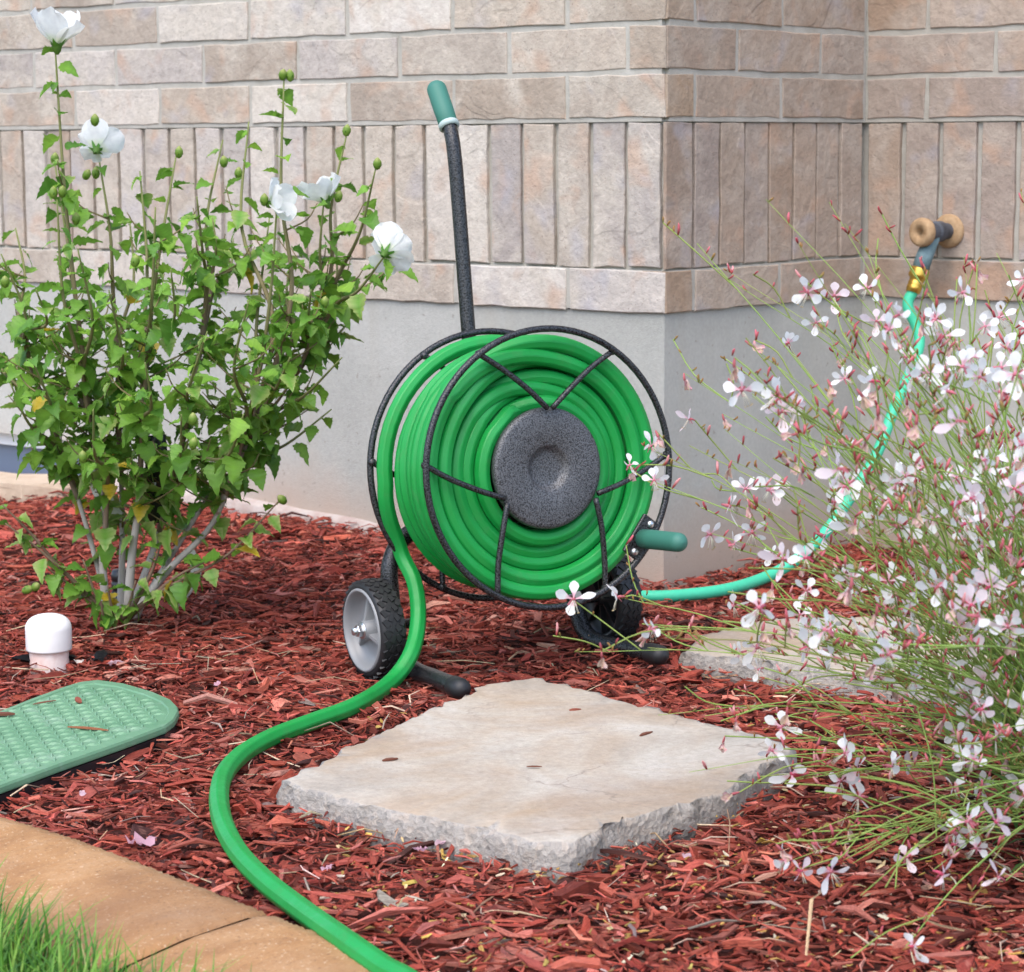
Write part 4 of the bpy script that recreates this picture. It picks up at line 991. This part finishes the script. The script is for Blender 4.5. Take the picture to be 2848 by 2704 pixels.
for i, (tx, ty, dy, bo, ls) in enumerate(tips):
    # each shoot leaves the main stem that leans its way
    best = min(range(len(trunks)), key=lambda k: abs(trunks[k][1][-1][0] - tx) * 1. + rs.uniform(0, 60)); tp_, px_ = trunks[best]
    ftop = .95; ii = len(tp_) - 1
    hlim = aty(tx, min(ty + 150, 1080), SH[1])[2]
    cand = [k for k in range(5, len(tp_)) if tp_[k][2] < hlim] or [5]
    ii = cand[int(len(cand) * rs.uniform(.45, .999))]
    tip = aty(tx, ty, SH[1] + dy); base_ = tp_[ii]; v = tip - base_; td = tp_[min(ii + 1, len(tp_) - 1)] - tp_[ii - 1]; td = td / np.linalg.norm(td); Ls = np.linalg.norm(v)
    mid1 = base_ + td * Ls * .18 + v * .2; mid2 = base_ + v * .66 + np.array([v[0] * .05 + rs.uniform(-.014, .014), rs.uniform(-.014, .014), 0])
    pth = bez([base_, mid1, mid2, tip], 6); stem_paths.append(pth); n = len(pth); r0 = min(.0038, .0016 + Ls * .0045)
    MB().tube([p - SH for p in pth], [r0 * (1 - k / (n - 1)) ** .8 + .0011 for k in range(n)], 7, col=stem_cols(n, .35, 1)).obj('stem', M_stem, shrub)
    tall = ty < 400
    leafy(pth, .06 if not tall else .12, .99, 0.025 if not tall else .025, .036 if not tall else .036, HFR)
    ns = 3 if not tall else 3
    for k in range(ns):
        f = rs.uniform(.02, .75); ii = int(f * (n - 1)); p = pth[ii]; az = rs.uniform(0, 6.28); ln = rs.uniform(.05, .14) * (1.15 - f * .5); e = p + np.array([math.cos(az) * ln * .8, math.sin(az) * ln * .8, ln * .6])
        sp_ = bez([p, (p + e) / 2 + np.array([math.cos(az) * .01, math.sin(az) * .01, -.004]), e], 4)
        MB().tube([q - SH for q in sp_], [.0018, .0016, .0014, .0013, .0012, .0011, .001, .0009, .0008][:len(sp_)], 5, col=(.15, .12, .05)).obj('twig', M_stem, shrub)
        leafy(sp_, .15, 1.0, .019, .035, HFR)
for pth, pts_ in trunks:
    leafy(pth, .25, .98, .022, .036, HFR)
    n = len(pth)
    for k in range(6):
        f = rs.uniform(.30, .97); p = pth[int(f * (n - 1))]; az = rs.uniform(0, 6.28); ln = rs.uniform(.06, .16); e = p + np.array([math.cos(az) * ln * .85, math.sin(az) * ln * .85, ln * .45])
        sp_ = bez([p, (p + e) / 2 + np.array([0, 0, -.006]), e], 4)
        MB().tube([q - SH for q in sp_], [.002, .0018, .0016, .0014, .0013, .0012, .001, .0009, .0008][:len(sp_)], 5, col=(.15, .12, .05)).obj('twig', M_stem, shrub)
        leafy(sp_, .15, 1.0, .019, .035, HFR)
# low sprawling branch at the left foot and shoots at the base
for pts_ in ([(215, 1185), (120, 1100), (60, 1030), (5, 975)], [(215, 1190), (150, 1140), (90, 1095)], [(235, 1192), (330, 1130), (440, 1070), (540, 965)], [(220, 1190), (190, 1160), (160, 1080)], [(238, 1195), (250, 1165), (262, 1120)], [(205, 1190), (200, 1195), (195, 1160)], [(225, 1192), (215, 1170), (208, 1130)], [(250, 1192), (330, 1120), (395, 1085)], [(215, 1190), (140, 1120), (75, 1060), (10, 1010)], [(245, 1192), (290, 1110), (310, 1050)]):
    pth = bez([aty(x, y, SH[1] - .06 - .015 * k) for k, (x, y) in enumerate(pts_)], 6)
    MB().tube([q - SH for q in pth], [.0032 * (1 - k / len(pth)) + .0010 for k in range(len(pth))], 6, col=(.17, .11, .07)).obj('twig', M_stem, shrub)
    leafy(pth, .15, 1.0, .016, .034, lambda p: .2)
# leaves: the 300 that show largest are objects, the rest one mesh
order = sorted(range(len(leaves)), key=lambda i: -leaves[i][4] + .12 * (leaves[i][0][1] - SH[1]))
vis = [i for i in order if -.95 < (leaves[i][0][0] - CAM[0]) < 1][:300]; vis_s = set(vis)
rest = MB()
for i, (p, yaw, el, roll, sz, va) in enumerate(leaves):
    R = np.array(Euler((el, roll, yaw), 'XYZ').to_matrix()); R = np.array((Matrix.Rotation(yaw, 3, 'Z') @ Matrix.Rotation(el, 3, 'X') @ Matrix.Rotation(roll, 3, 'Y')))
    if i in vis_s:
        o = new_obj('leaf', LEAFV[va][3], shrub); M = Matrix([[*(R[0] * sz), p[0] - SH[0]], [*(R[1] * sz), p[1] - SH[1]], [*(R[2] * sz), p[2] - SH[2]], [0, 0, 0, 1]]); o.matrix_local = M
    else:
        V, F, C, _ = LEAFV[va]; rest.add([tuple((p - SH) + R @ (np.array(v) * sz)) for v in V], F, 0, list(C))
rest.obj('foliage', M_leaf, shrub, kind='stuff')
# buds and flowers
def bud_mb():
    mb = MB(); mb.lathe([(.0015, -.006), (.006, -.003), (.0084, .004), (.008, .010), (.0045, .0155), (.0002, .019)], 10); 
    mb.c = [(.20, .33, .05) if v[2] < .012 else (.42, .48, .14) for v in mb.v]
    for k in range(5):
        a = k * 1.2566; d = np.array([math.cos(a), math.sin(a), 0]); e = np.array([-d[1], d[0], 0]); V = [d * .004 - e * .003 + [0, 0, -.003], d * .004 + e * .003 + [0, 0, -.003], d * .011 + [0, 0, .006]]; mb.add(V, [(0, 1, 2)], 0, (.08, .2, .03))
    return mb.mesh('bud', M_leaf)
BUD = bud_mb()
def bud_at(px, py, dy, tilt, yaw, sc=1.):
    p = aty(px, py, SH[1] + dy); o = new_obj('bud', BUD, shrub); o.location = p - SH; o.rotation_euler = (tilt, 0, yaw); o.scale = (sc * .78,) * 3
for b_ in ((183, 238, -.05, .2, .3), (105, 312, .05, .2, 1), (103, 378, -.1, -.2, 0), (120, 376, -.1, .3, .5), (345, 300, .05, .1, 1), (668, 258, .05, .2, 2), (728, 322, -.06, .3, .2), (545, 150, -.02, .5, .4), (560, 152, -.02, -.2, .3), (165, 342, .08, .6, 1), (185, 340, .1, .0, 1), (147, 428, -.05, .1, .4), (432, 318, .1, .2, .1), (460, 340, .1, .2, .6), (510, 392, -.12, .1, .5), (652, 385, .02, .3, 1.), (260, 510, -.2, .2, 2), (372, 815, -.3, .2, .4), (372, 862, -.3, .3, .9), (48, 1140, -.1, 1.2, 1.5), (66, 1135, -.1, 1.0, .8), (160, 888, -.25, .1, .2), (548, 968, -.12, .8, -.9), (10, 550, -.05, .2, .2), (625, 590, -.2, .3, .8)):
    bud_at(*b_)
def petal_mb(Ln, wd, cup, ruf, seed):
    r = random.Random(seed); V = []; C = []; n = 7; m = 6; ph = r.uniform(0, 6)
    for i in range(n):
        u = i / (n - 1); w_ = wd * (.14, .50, .78, .96, 1.0, .90, .58)[i]
        for j in range(m):
            s = j / (m - 1) * 2 - 1
            V.append((s * w_ * .5, u * Ln * (1 - .07 * s * s if u > .5 else 1), cup * Ln * u * u * .6 + .06 * w_ * s * s + ruf * Ln * u * u * math.sin(s * 4.2 + ph) + r.uniform(-.012, .012) * Ln * u)); C.append((.80, .81, .80) if u > .25 else (.72, .76, .62))
    F = [(i * m + j, i * m + j + 1, (i + 1) * m + j + 1, (i + 1) * m + j) for i in range(n - 1) for j in range(m - 1)]
    return MB().add(V, F, 0, C).mesh('petal', M_petal)
PET = [petal_mb(.048, .047, c, .10, i) for i, c in enumerate((.25, .05, .15, .35))]
def calyx():
    mb = MB(); mb.lathe([(.002, -.010), (.005, -.006), (.0065, 0), (.006, .006)], 8); mb.c = [(.12, .24, .04)] * len(mb.v)
    for k in range(6):
        a = k * math.pi / 3; d = np.array([math.cos(a), math.sin(a), 0]); e = np.array([-d[1], d[0], 0]); mb.add([d * .005 - e * .0035, d * .005 + e * .0035, d * .012 - e * .002 + [0, 0, .007], d * .012 + e * .002 + [0, 0, .007], d * .017 + [0, 0, .012]], [(0, 1, 3, 2), (2, 3, 4)], 0, (.10, .26, .035))
    return mb.mesh('flower', M_leaf)
CALYX = calyx()
st_ = MB(); st_.tube([(0, 0, 0), (0, 0, .012), (0, 0, .026)], [.0022, .002, .0015], 6, col=(.72, .68, .40))
for k in range(26):
    a = rs.uniform(0, 6.28); z = rs.uniform(.010, .027); p = np.array([math.cos(a) * .005, math.sin(a) * .005, z]); st_.add([p, p + [.0016, 0, 0], p + [0, .0016, .001], p + [0, 0, .0018]], [(0, 1, 2), (0, 2, 3), (1, 2, 3), (0, 1, 3)], 0, (.75, .68, .35))
STAM = st_.mesh('stamen', M_petal)
def flower(px, py, dy, nd, openness, sc, seed, npet=5):
    r = random.Random(seed); p = aty(px, py, SH[1] + dy); nd = Vector(nd).normalized(); q = nd.to_track_quat('Z', 'Y')
    o = new_obj('flower', CALYX, shrub); o.location = p - SH; o.rotation_mode = 'QUATERNION'; o.rotation_quaternion = q; o.scale = (sc,) * 3
    for k in range(npet):
        c = new_obj('petal', PET[r.randrange(4)], o); a = k * 2 * math.pi / npet + r.uniform(-.15, .15)
        op = openness + r.uniform(-.22, .22)
        c.matrix_local = Matrix.Rotation(a, 4, 'Z') @ Matrix.Translation((0, .003, .003)) @ Matrix.Rotation(op, 4, 'X') @ Matrix.Rotation(r.uniform(-.2, .2), 4, 'Y') @ Matrix.Scale(r.uniform(.92, 1.08), 4)
    s = new_obj('stamen', STAM, o)
flower(110, 90, -.05, (.05, -.12, 1), .85, 1.2, 1)
flower(186, 290, .05, (.0, .85, .45), .5, .9, 2)
flower(522, 395, -.12, (.75, -.45, .35), .75, .8, 3)
flower(630, 392, .02, (-.35, .1, .85), .6, .95, 4)
flower(742, 490, -.15, (.30, .85, .35), .5, .92, 5)
# plant tags
def tag(name, pts_, width, label, printed, mcol, par=None):
    P = [np.array(p) for p in pts_]; P = bez(P, 5); mb = MB(); V = []; side = np.array([.85, -.35, .1]); side /= np.linalg.norm(side)
    for p in P: V += [p - side * width / 2 - P[0], p + side * width / 2 - P[0], p + side * width / 2 - P[0] + [0, .0008, 0], p - side * width / 2 - P[0] + [0, .0008, 0]]
    F = [(i * 4 + q, i * 4 + (q + 1) % 4, i * 4 + 4 + (q + 1) % 4, i * 4 + 4 + q) for i in range(len(P) - 1) for q in range(4)] + [(3, 2, 1, 0), tuple(len(V) - 4 + q for q in range(4))]
    mb.add(V, F, 0); o = mb.obj(name, mcol, label=label, cat='plant tag', loc=tuple(P[0]))
    for (u, wfr, h, sh) in printed:
        i = int(u * (len(P) - 1)); d = P[min(i + 1, len(P) - 1)] - P[i]; d = d / np.linalg.norm(d); c = P[i] - P[0] + side * sh * width + np.array([0, -.0006, 0]); w2 = width * wfr / 2
        MB().add([c - side * w2 - d * h / 2, c + side * w2 - d * h / 2, c + side * w2 + d * h / 2, c - side * w2 + d * h / 2], [(0, 1, 2, 3)]).obj('printed_line', M_tagblack if mcol is M_tag else M_tag, o)
    return o
yb = SH[1] - .10
tag('plant_tag', [aty(232, 1005, yb + .13), aty(208, 975, yb + .11), aty(188, 930, yb + .1), aty(180, 880, yb + .1)], .032, 'white and black nursery tag curled among the shrub leaves', [(.3 + .06 * k, .5, .0015, -.1) for k in range(5)], M_tag)
tag('plant_tag', [aty(300, 1010, yb + .12), aty(297, 950, yb + .11), aty(302, 890, yb + .10), aty(298, 840, yb + .10)], .040, 'black nursery tag hanging inside the shrub', [(.45, .35, .012, -.1)], M_tagblack)
tag('plant_tag', [aty(335, 1172, yb + .16), aty(362, 1140, yb + .14), aty(379, 1100, yb + .13), aty(365, 1062, yb + .13)], .020, 'narrow white strip tag curving out of the mulch beside the shrub', [(.45, .5, .004, 0), (.62, .6, .010, .1)], M_tag)
# black sprinkler riser
rp = atz(236, 1140, .04); sp0 = empty('sprinkler_riser', (rp[0], rp[1], float(gz(rp[0], rp[1]))), 'black plastic sprinkler head standing behind the shrub stems', 'sprinkler')
MB().lathe([(.017, -.03), (.0175, .03), (.015, .034), (.0175, .036), (.0175, .046), (.0155, .048), (.0175, .050), (.0175, .058), (.0150, .066), (.0001, .067)], 24).obj('body', M_black, sp0)
MB().lathe([(.004, .066), (.004, .072), (.0001, .073)], 10).obj('nozzle', M_rim, sp0)

# ------------------------------------------------------------------ pink and white flowering perennial on the right
GA = np.array([.40, -1.62, 0.]); GA[2] = float(gz(GA[0], GA[1]))
gaura = empty('flowering_perennial', tuple(GA), 'airy clump of thin stems with small white and pink flowers', 'perennial')
rg = random.Random(12)
def gflower(seed):
    r = random.Random(seed); mb = MB(); Ln = .0200; ptint = (.86, .86, .86) if seed % 8 else (.86, .74, .78)
    angs = [math.radians(a + r.uniform(-12, 12)) for a in (68, 20, 160, 112)]
    if seed % 3 == 1: angs = [math.radians(a + r.uniform(-10, 10)) for a in (90, 15, 165, 265)]
    if seed % 3 == 2: angs = [math.radians(a + r.uniform(-10, 10)) for a in (50, 130, 200, -20)]
    for a in angs:
        d = np.array([math.cos(a), math.sin(a), 0]); e = np.array([-d[1], d[0], 0]); n = np.array([0, 0, 1.]); V = []; C = []; lf = r.uniform(.85, 1.12); cup = r.uniform(-.35, .75); tw = r.uniform(-.9, .9)
        for u, w_ in ((.08, .035), (.28, .07), (.48, .19), (.70, .29), (.88, .22), (1.0, .05)):
            for s in (-1, 0, 1): V.append(d * u * Ln * lf + e * s * w_ * Ln * math.cos(tw) + n * (cup * Ln * u * u + s * w_ * Ln * math.sin(tw) + abs(s) * w_ * .2 * Ln)); C.append(ptint if u > .3 else (.84, .50, .58))
        mb.add(V, [f for i in range(5) for f in ((i * 3, i * 3 + 1, i * 3 + 4, i * 3 + 3), (i * 3 + 1, i * 3 + 2, i * 3 + 5, i * 3 + 4))], 0, C)
    for k in range(6):
        a = math.radians(-90 + r.uniform(-28, 28)); d = np.array([math.cos(a), math.sin(a), r.uniform(.1, .5)]); mb.tube([(0, 0, 0), d * .007, d * .014 + [0, -.002, 0]], .00032, 3, col=(.78, .76, .66)); p = d * .014 + [0, -.002, 0]
        mb.add([p + [.0008, 0, 0], p + [-.0008, 0, 0], p + [0, .0018, .0005], p + [0, 0, .0012]], [(0, 1, 2), (0, 1, 3), (1, 2, 3), (0, 2, 3)], 0, (.62, .50, .28))
    pk = r.choice([(.72, .13, .22), (.62, .20, .24), (.78, .26, .34)])
    mb.tube([(0, 0, .001), (0, .001, -.005), (.001, .0, -.011)], [.0020, .0017, .0010], 6, col=pk)
    for s in (-1, 1): mb.add([(0, 0, -.001), (s * .002, .001, -.002), (s * .0055, -.006, -.006), (s * .0035, -.007, -.007)], [(0, 1, 2, 3)], 0, pk)
    return mb.mesh('flower', M_petal)
GF = [gflower(i) for i in range(18)]
def gwilt(seed):
    r = random.Random(seed); mb = MB()
    for k in range(4):
        d = np.array([r.uniform(-.5, .5), -1, r.uniform(-.4, .6)]); d /= np.linalg.norm(d); e = np.cross(d, [0, 0, 1.]); e /= np.linalg.norm(e); V = []; C = []
        for u, w_ in ((0, .04), (.4, .18), (.75, .22), (1, .05)):
            for s in (-1, 0, 1): V.append(d * u * .012 + e * s * w_ * .012 + np.array([r.uniform(-.0014, .0014), r.uniform(-.0014, .0014), r.uniform(-.001, .001) + .002 * abs(s)])); C.append(r.choice([(.70, .50, .42), (.78, .60, .60), (.72, .36, .42), (.62, .50, .34)]))
        mb.add(V, [f for i in range(3) for f in ((i * 3, i * 3 + 1, i * 3 + 4, i * 3 + 3), (i * 3 + 1, i * 3 + 2, i * 3 + 5, i * 3 + 4))], 0, C)
    mb.tube([(0, 0, 0), (0, .004, 0), (0, .009, .001)], [.0014, .0016, .0008], 5, col=(.60, .18, .20)); return mb.mesh('wilted_flower', M_petal)
GW = [gwilt(i) for i in range(4)]
def gbud(c0, c1, Ln, r_):
    mb = MB(); mb.tube([(0, 0, 0), (.0005, 0, Ln * .25), (.001, 0, Ln * .6), (.0008, 0, Ln * .88), (.0005, 0, Ln)], [.0006, r_ * .8, r_, r_ * .7, .0002], 6, col=[c0, c0, c1, c1, c1]); return mb.mesh('bud', M_petal)
GB = [gbud((.34, .06, .05), (.72, .20, .24), .013, .0014), gbud((.30, .07, .04), (.55, .12, .14), .010, .0012), gbud((.30, .16, .05), (.42, .24, .08), .007, .0012), gbud((.24, .26, .06), (.36, .22, .08), .008, .0014), gbud((.50, .10, .10), (.82, .42, .42), .015, .0015)]
poly_t = [(1120, 1255), (1250, 1080), (1235, 860), (1325, 720), (1440, 600), (1345, 470), (1480, 385), (1600, 390), (1720, 470), (1976, 450), (2090, 450), (2090, 1700), (1976, 1800), (1500, 1800), (1520, 1600), (1300, 1560), (1260, 1390)]
tipsG = []
cnt = 0
def dens(x, y):
    if x < 1500 and y > 1350: return .25
    if x < 1350: return .16
    if x < 1520 and y > 1080: return .12
    if y < 600: return .45
    if x > 1600 and 560 < y < 1300: return 1.
    if y > 1500: return .55
    return .7
while len(tipsG) < 150:
    x = rg.uniform(1100, 2090); y = rg.uniform(300, 1800)
    if not inpoly(np.array([x]), np.array([y]), poly_t)[0] or rg.random() > dens(x, y): continue
    Yd = GA[1] + rg.gauss(-.02, .20); Yd = min(max(Yd, -2.15), -1.05)
    p = aty(x, y, Yd)
    if p[2] < .05: continue
    if np.linalg.norm(p - GA) > .92 or np.linalg.norm(p - GA) < .22: continue
    tipsG.append(p)
forced = [(1478, 385, -1.5), (1600, 390, -1.45), (1345, 470, -1.5), (1110, 1258, -1.55), (1262, 930, -1.5), (1245, 862, -1.45), (1205, 1155, -1.5), (1330, 860, -1.5), (1400, 830, -1.55), (1670, 475, -1.5), (1860, 495, -1.55), (1500, 1215, -1.65), (1545, 1240, -1.7), (1530, 1660, -1.85), (1800, 1680, -1.9), (1875, 1720, -1.95), (1940, 1700, -1.95), (1250, 1250, -1.5), (1270, 1380, -1.6), (1330, 1490, -1.65), (1320, 720, -1.5), (1745, 1830, -2.0), (1890, 1470, -1.8), (1970, 370, -1.5)]
for x, y, Yd in forced: tipsG.append(aty(x, y, Yd))
# the rest of the clump, right of and behind what the picture shows
for k in range(60):
    a = rg.uniform(-2.0, 1.9); d = rg.uniform(.25, .6); tipsG.append(GA + np.array([math.cos(a) * d, math.sin(a) * d, rg.uniform(.15, .75)]))
NSTEM = len(tipsG)
bare = set()
while len(bare) < 55:
    x = rg.uniform(1520, 2090); y = rg.uniform(950, 1780)
    if not inpoly(np.array([x]), np.array([y]), poly_t)[0]: continue
    p = aty(x, y, min(max(GA[1] + rg.gauss(-.02, .2), -2.1), -1.1))
    if p[2] < .04 or np.linalg.norm(p - GA) > .8: continue
    bare.add(len(tipsG)); tipsG.append(p)
side = MB(); nfl = 0; nbud = 0; rest_b = MB()
cam_v = Vector(CAM)
def put(meshv, p, sc, face=True, foot=None):
    o = new_obj(meshv.name.split('.')[0], meshv, gaura); o.location = p - GA
    if face:
        d = Vector((CAM - p)); d = Vector((d.x, d.y, 0)).normalized(); ang = rg.gauss(0, .75); d = Matrix.Rotation(ang, 3, 'Z') @ d; d.z = rg.uniform(-.3, .5)
        q = d.to_track_quat('Z', 'Y'); o.rotation_mode = 'QUATERNION'; o.rotation_quaternion = q @ Euler((0, 0, rg.gauss(0, .55))).to_quaternion()
    else: o.rotation_euler = (rg.uniform(-.6, .9), rg.uniform(-.9, .9), rg.uniform(0, 6.28))
    o.scale = (sc,) * 3
    if foot is not None and face: o.location = Vector(p - GA) - o.rotation_quaternion @ (Vector(foot) * sc)
def scol(f, tint):
    a = np.array((.15, .28, .05)); b_ = np.array((.25, .36, .085)); c = np.array((.30, .13, .06)); q = a * (1 - f) + b_ * f
    return tuple(q * (1 - tint * .5) + c * tint * .5)
nb_obj = 0; nfl_obj = 0
for i, tip in enumerate(tipsG):
    az = rg.uniform(0, 6.28); rb = rg.uniform(0, .10); base_ = GA + np.array([math.cos(az) * rb, math.sin(az) * rb, -.005]); v = tip - base_; Ls = np.linalg.norm(v); hz_ = np.hypot(v[0], v[1])
    m1 = base_ + v * .35 + np.array([0, 0, .03 + .10 * hz_]) + np.array([rg.uniform(-.02, .02), rg.uniform(-.02, .02), 0]); m2 = base_ + v * .72 + np.array([0, 0, .02 + .07 * hz_]) + np.array([rg.uniform(-.02, .02), rg.uniform(-.02, .02), 0])
    pth = bez([base_, m1, m2, tip], 5); n = len(pth); tint = rg.random() * .8 if rg.random() < .22 else .05; r0 = rg.uniform(.0010, .0017)
    MB().tube([p - GA for p in pth], [r0 * (1 - .7 * k / (n - 1)) for k in range(n)], 5, col=[scol(k / (n - 1), tint) for k in range(n)], cap=False).obj('stem', M_stem, gaura)
    ends = [(tip, pth[-1] - pth[-2])]
    for k in range(rg.randint(3, 6) if tip[2] < .58 else rg.randint(1, 3)):
        f = rg.uniform(.35, .97); ii = min(n - 2, int(f * (n - 1))); p = pth[ii]; d = pth[ii + 1] - pth[ii]; d /= np.linalg.norm(d); dv = d + np.array([rg.uniform(-.8, .8), rg.uniform(-.8, .8), rg.uniform(-.25, .9)]); dv /= np.linalg.norm(dv); ln = rg.uniform(.03, .13); e = p + dv * ln
        if e[2] < .03: continue
        mdl = (p + e) / 2 + np.array([rg.uniform(-.008, .008), rg.uniform(-.008, .008), rg.uniform(-.006, .01)])
        side.tube([q - GA for q in bez([p, mdl, e], 3)], 0.0008, 4, col=scol(.6, rg.random() * .5), cap=False); ends.append((e, e - mdl))
    for e, d in ends:
        d = d / (np.linalg.norm(d) + 1e-9); infr = abs(e[0] - CAM[0]) / (e[1] - CAM[1]) < .225
        q = rg.random() if i not in bare else 2.
        if e[2] > .60 and q < .5 and rg.random() < .6: q = 1.5
        if q < .34:
            if infr or rg.random() < .4: put(GF[rg.randrange(18)], e, rg.uniform(.66, 1.02), True, (.001, 0, -.011)); nfl_obj += 1
        elif q < .49:
            put(GW[rg.randrange(4)], e, rg.uniform(.8, 1.2), True, (0, .009, .001))
        for k in range(rg.randint(1, 4) if i not in bare else rg.randint(0, 1)):
            p = e - d * rg.uniform(-.004, .045) ; va = rg.choice([0, 0, 1, 1, 2, 2, 3, 4]); mv = GB[va]; R = np.array(Euler((rg.uniform(-.9, .9), rg.uniform(-.9, .9), rg.uniform(0, 6.28))).to_matrix()); sc = rg.uniform(.7, 1.2)
            if infr and nb_obj < 290 and va in (0, 1, 4):
                o = new_obj('bud', mv, gaura); o.matrix_local = Matrix([[*(R[0] * sc), p[0] - GA[0]], [*(R[1] * sc), p[1] - GA[1]], [*(R[2] * sc), p[2] - GA[2]], [0, 0, 0, 1]]); nb_obj += 1
            else:
                vv = [tuple(p - GA + R @ (np.array(x.co) * sc)) for x in mv.vertices]; cc = [tuple(x.color[:3]) for x in mv.attributes['col'].data]; rest_b.add(vv, [tuple(f.vertices) for f in mv.polygons], 0, cc)
side.obj('twigs', M_stem, gaura, kind='stuff'); rest_b.obj('small_buds', M_petal, gaura, kind='stuff')
# narrow leaves near the foot
bl = MB()
for k in range(420):
    a = rg.uniform(0, 6.28); rb = rg.uniform(.0, .22); z = rg.uniform(.01, .16); p = np.array([math.cos(a) * rb, math.sin(a) * rb, z]); az = a + rg.gauss(0, .8); el = rg.uniform(-.1, .9); ln = rg.uniform(.025, .06); d = np.array([math.cos(az) * math.cos(el), math.sin(az) * math.cos(el), math.sin(el)]); e = np.array([-math.sin(az), math.cos(az), 0]); w_ = ln * .09; c = rg.choice([(.05, .13, .03), (.07, .17, .035), (.10, .2, .05), (.13, .16, .05)])
    bl.add([p - e * w_ * .3, p + e * w_ * .3, p + d * ln * .5 - e * w_, p + d * ln * .5 + e * w_, p + d * ln + np.array([0, 0, -.006])], [(0, 1, 3, 2), (2, 3, 4)], 0, c)
bl.obj('basal_leaves', M_leaf, gaura, kind='stuff')
print('gaura flowers', nfl_obj, 'buds', nb_obj, 'shrub leaves', len(leaves))

# ------------------------------------------------------------------ small things on the mulch
def scrap(name, px, py, z, size, col, label, cat, seed, group=None):
    r = random.Random(seed); p = atz(px, py, z); V = []; n = 6; m = 4; z0 = float(gz(p[0], p[1])) + z
    for i in range(n):
        for j in range(m):
            V.append(((i / (n - 1) - .5) * size[0] + r.uniform(-.1, .1) * size[0], (j / (m - 1) - .5) * size[1] + r.uniform(-.12, .12) * size[1], r.uniform(0, 1) * size[2]))
    F = [(i * m + j, i * m + j + 1, (i + 1) * m + j + 1, (i + 1) * m + j) for i in range(n - 1) for j in range(m - 1)]
    o = MB().add(V, F, 0, col).obj(name, M_petal, label=label, cat=cat, group=group, loc=(p[0], p[1], z0)); o.rotation_euler = (0, 0, r.uniform(0, 3)); return o
scrap('fabric_scrap', 88, 1284, .010, (.085, .03, .018), (.012, .012, .014), 'torn black landscape fabric at the foot of the capped pipe', 'fabric scrap', 1)
scrap('fabric_scrap', 195, 1277, .012, (.05, .018, .010), (.014, .014, .016), 'black landscape fabric scrap showing through the mulch beyond the capped pipe', 'fabric scrap', 2)
for k, (x, y, s, lab) in enumerate(((152, 1281, .014, 'tiny lilac petal beside the capped pipe'), (222, 1287, .022, 'pale crumpled petal between capped pipe and valve box'), (20, 1518, .016, 'pink petal touching the front rim of the green lid'), (275, 1638, .03, 'pale pink wood flake near the tan edging'), (632, 1680, .014, 'small petal right beside the bend of the green hose'), (850, 1628, .016, 'pinkish flake against the front face of the large stepping stone'), (812, 1640, .014, 'pale flake just before the large stepping stone'), (1325, 1660, .014, 'petal on the mulch off the front corner of the large stepping stone'), (735, 1035, .022, 'pale petal near the foundation behind the left reel wheel'), (160, 1545, .012, 'white petal between green lid and tan edging'), (700, 1815, .014, 'lilac petal right beside the green hose near the edging'), (420, 1320, .012, 'cream petal on the mulch between green lid and reel wheel'))):
    scrap('fallen_petal', x, y, .017, (s, s * .6, s * .4), rg.choice([(.72, .50, .55), (.74, .68, .62), (.70, .42, .50)]), lab, 'petal', 20 + k, 'fallen petals on the mulch')
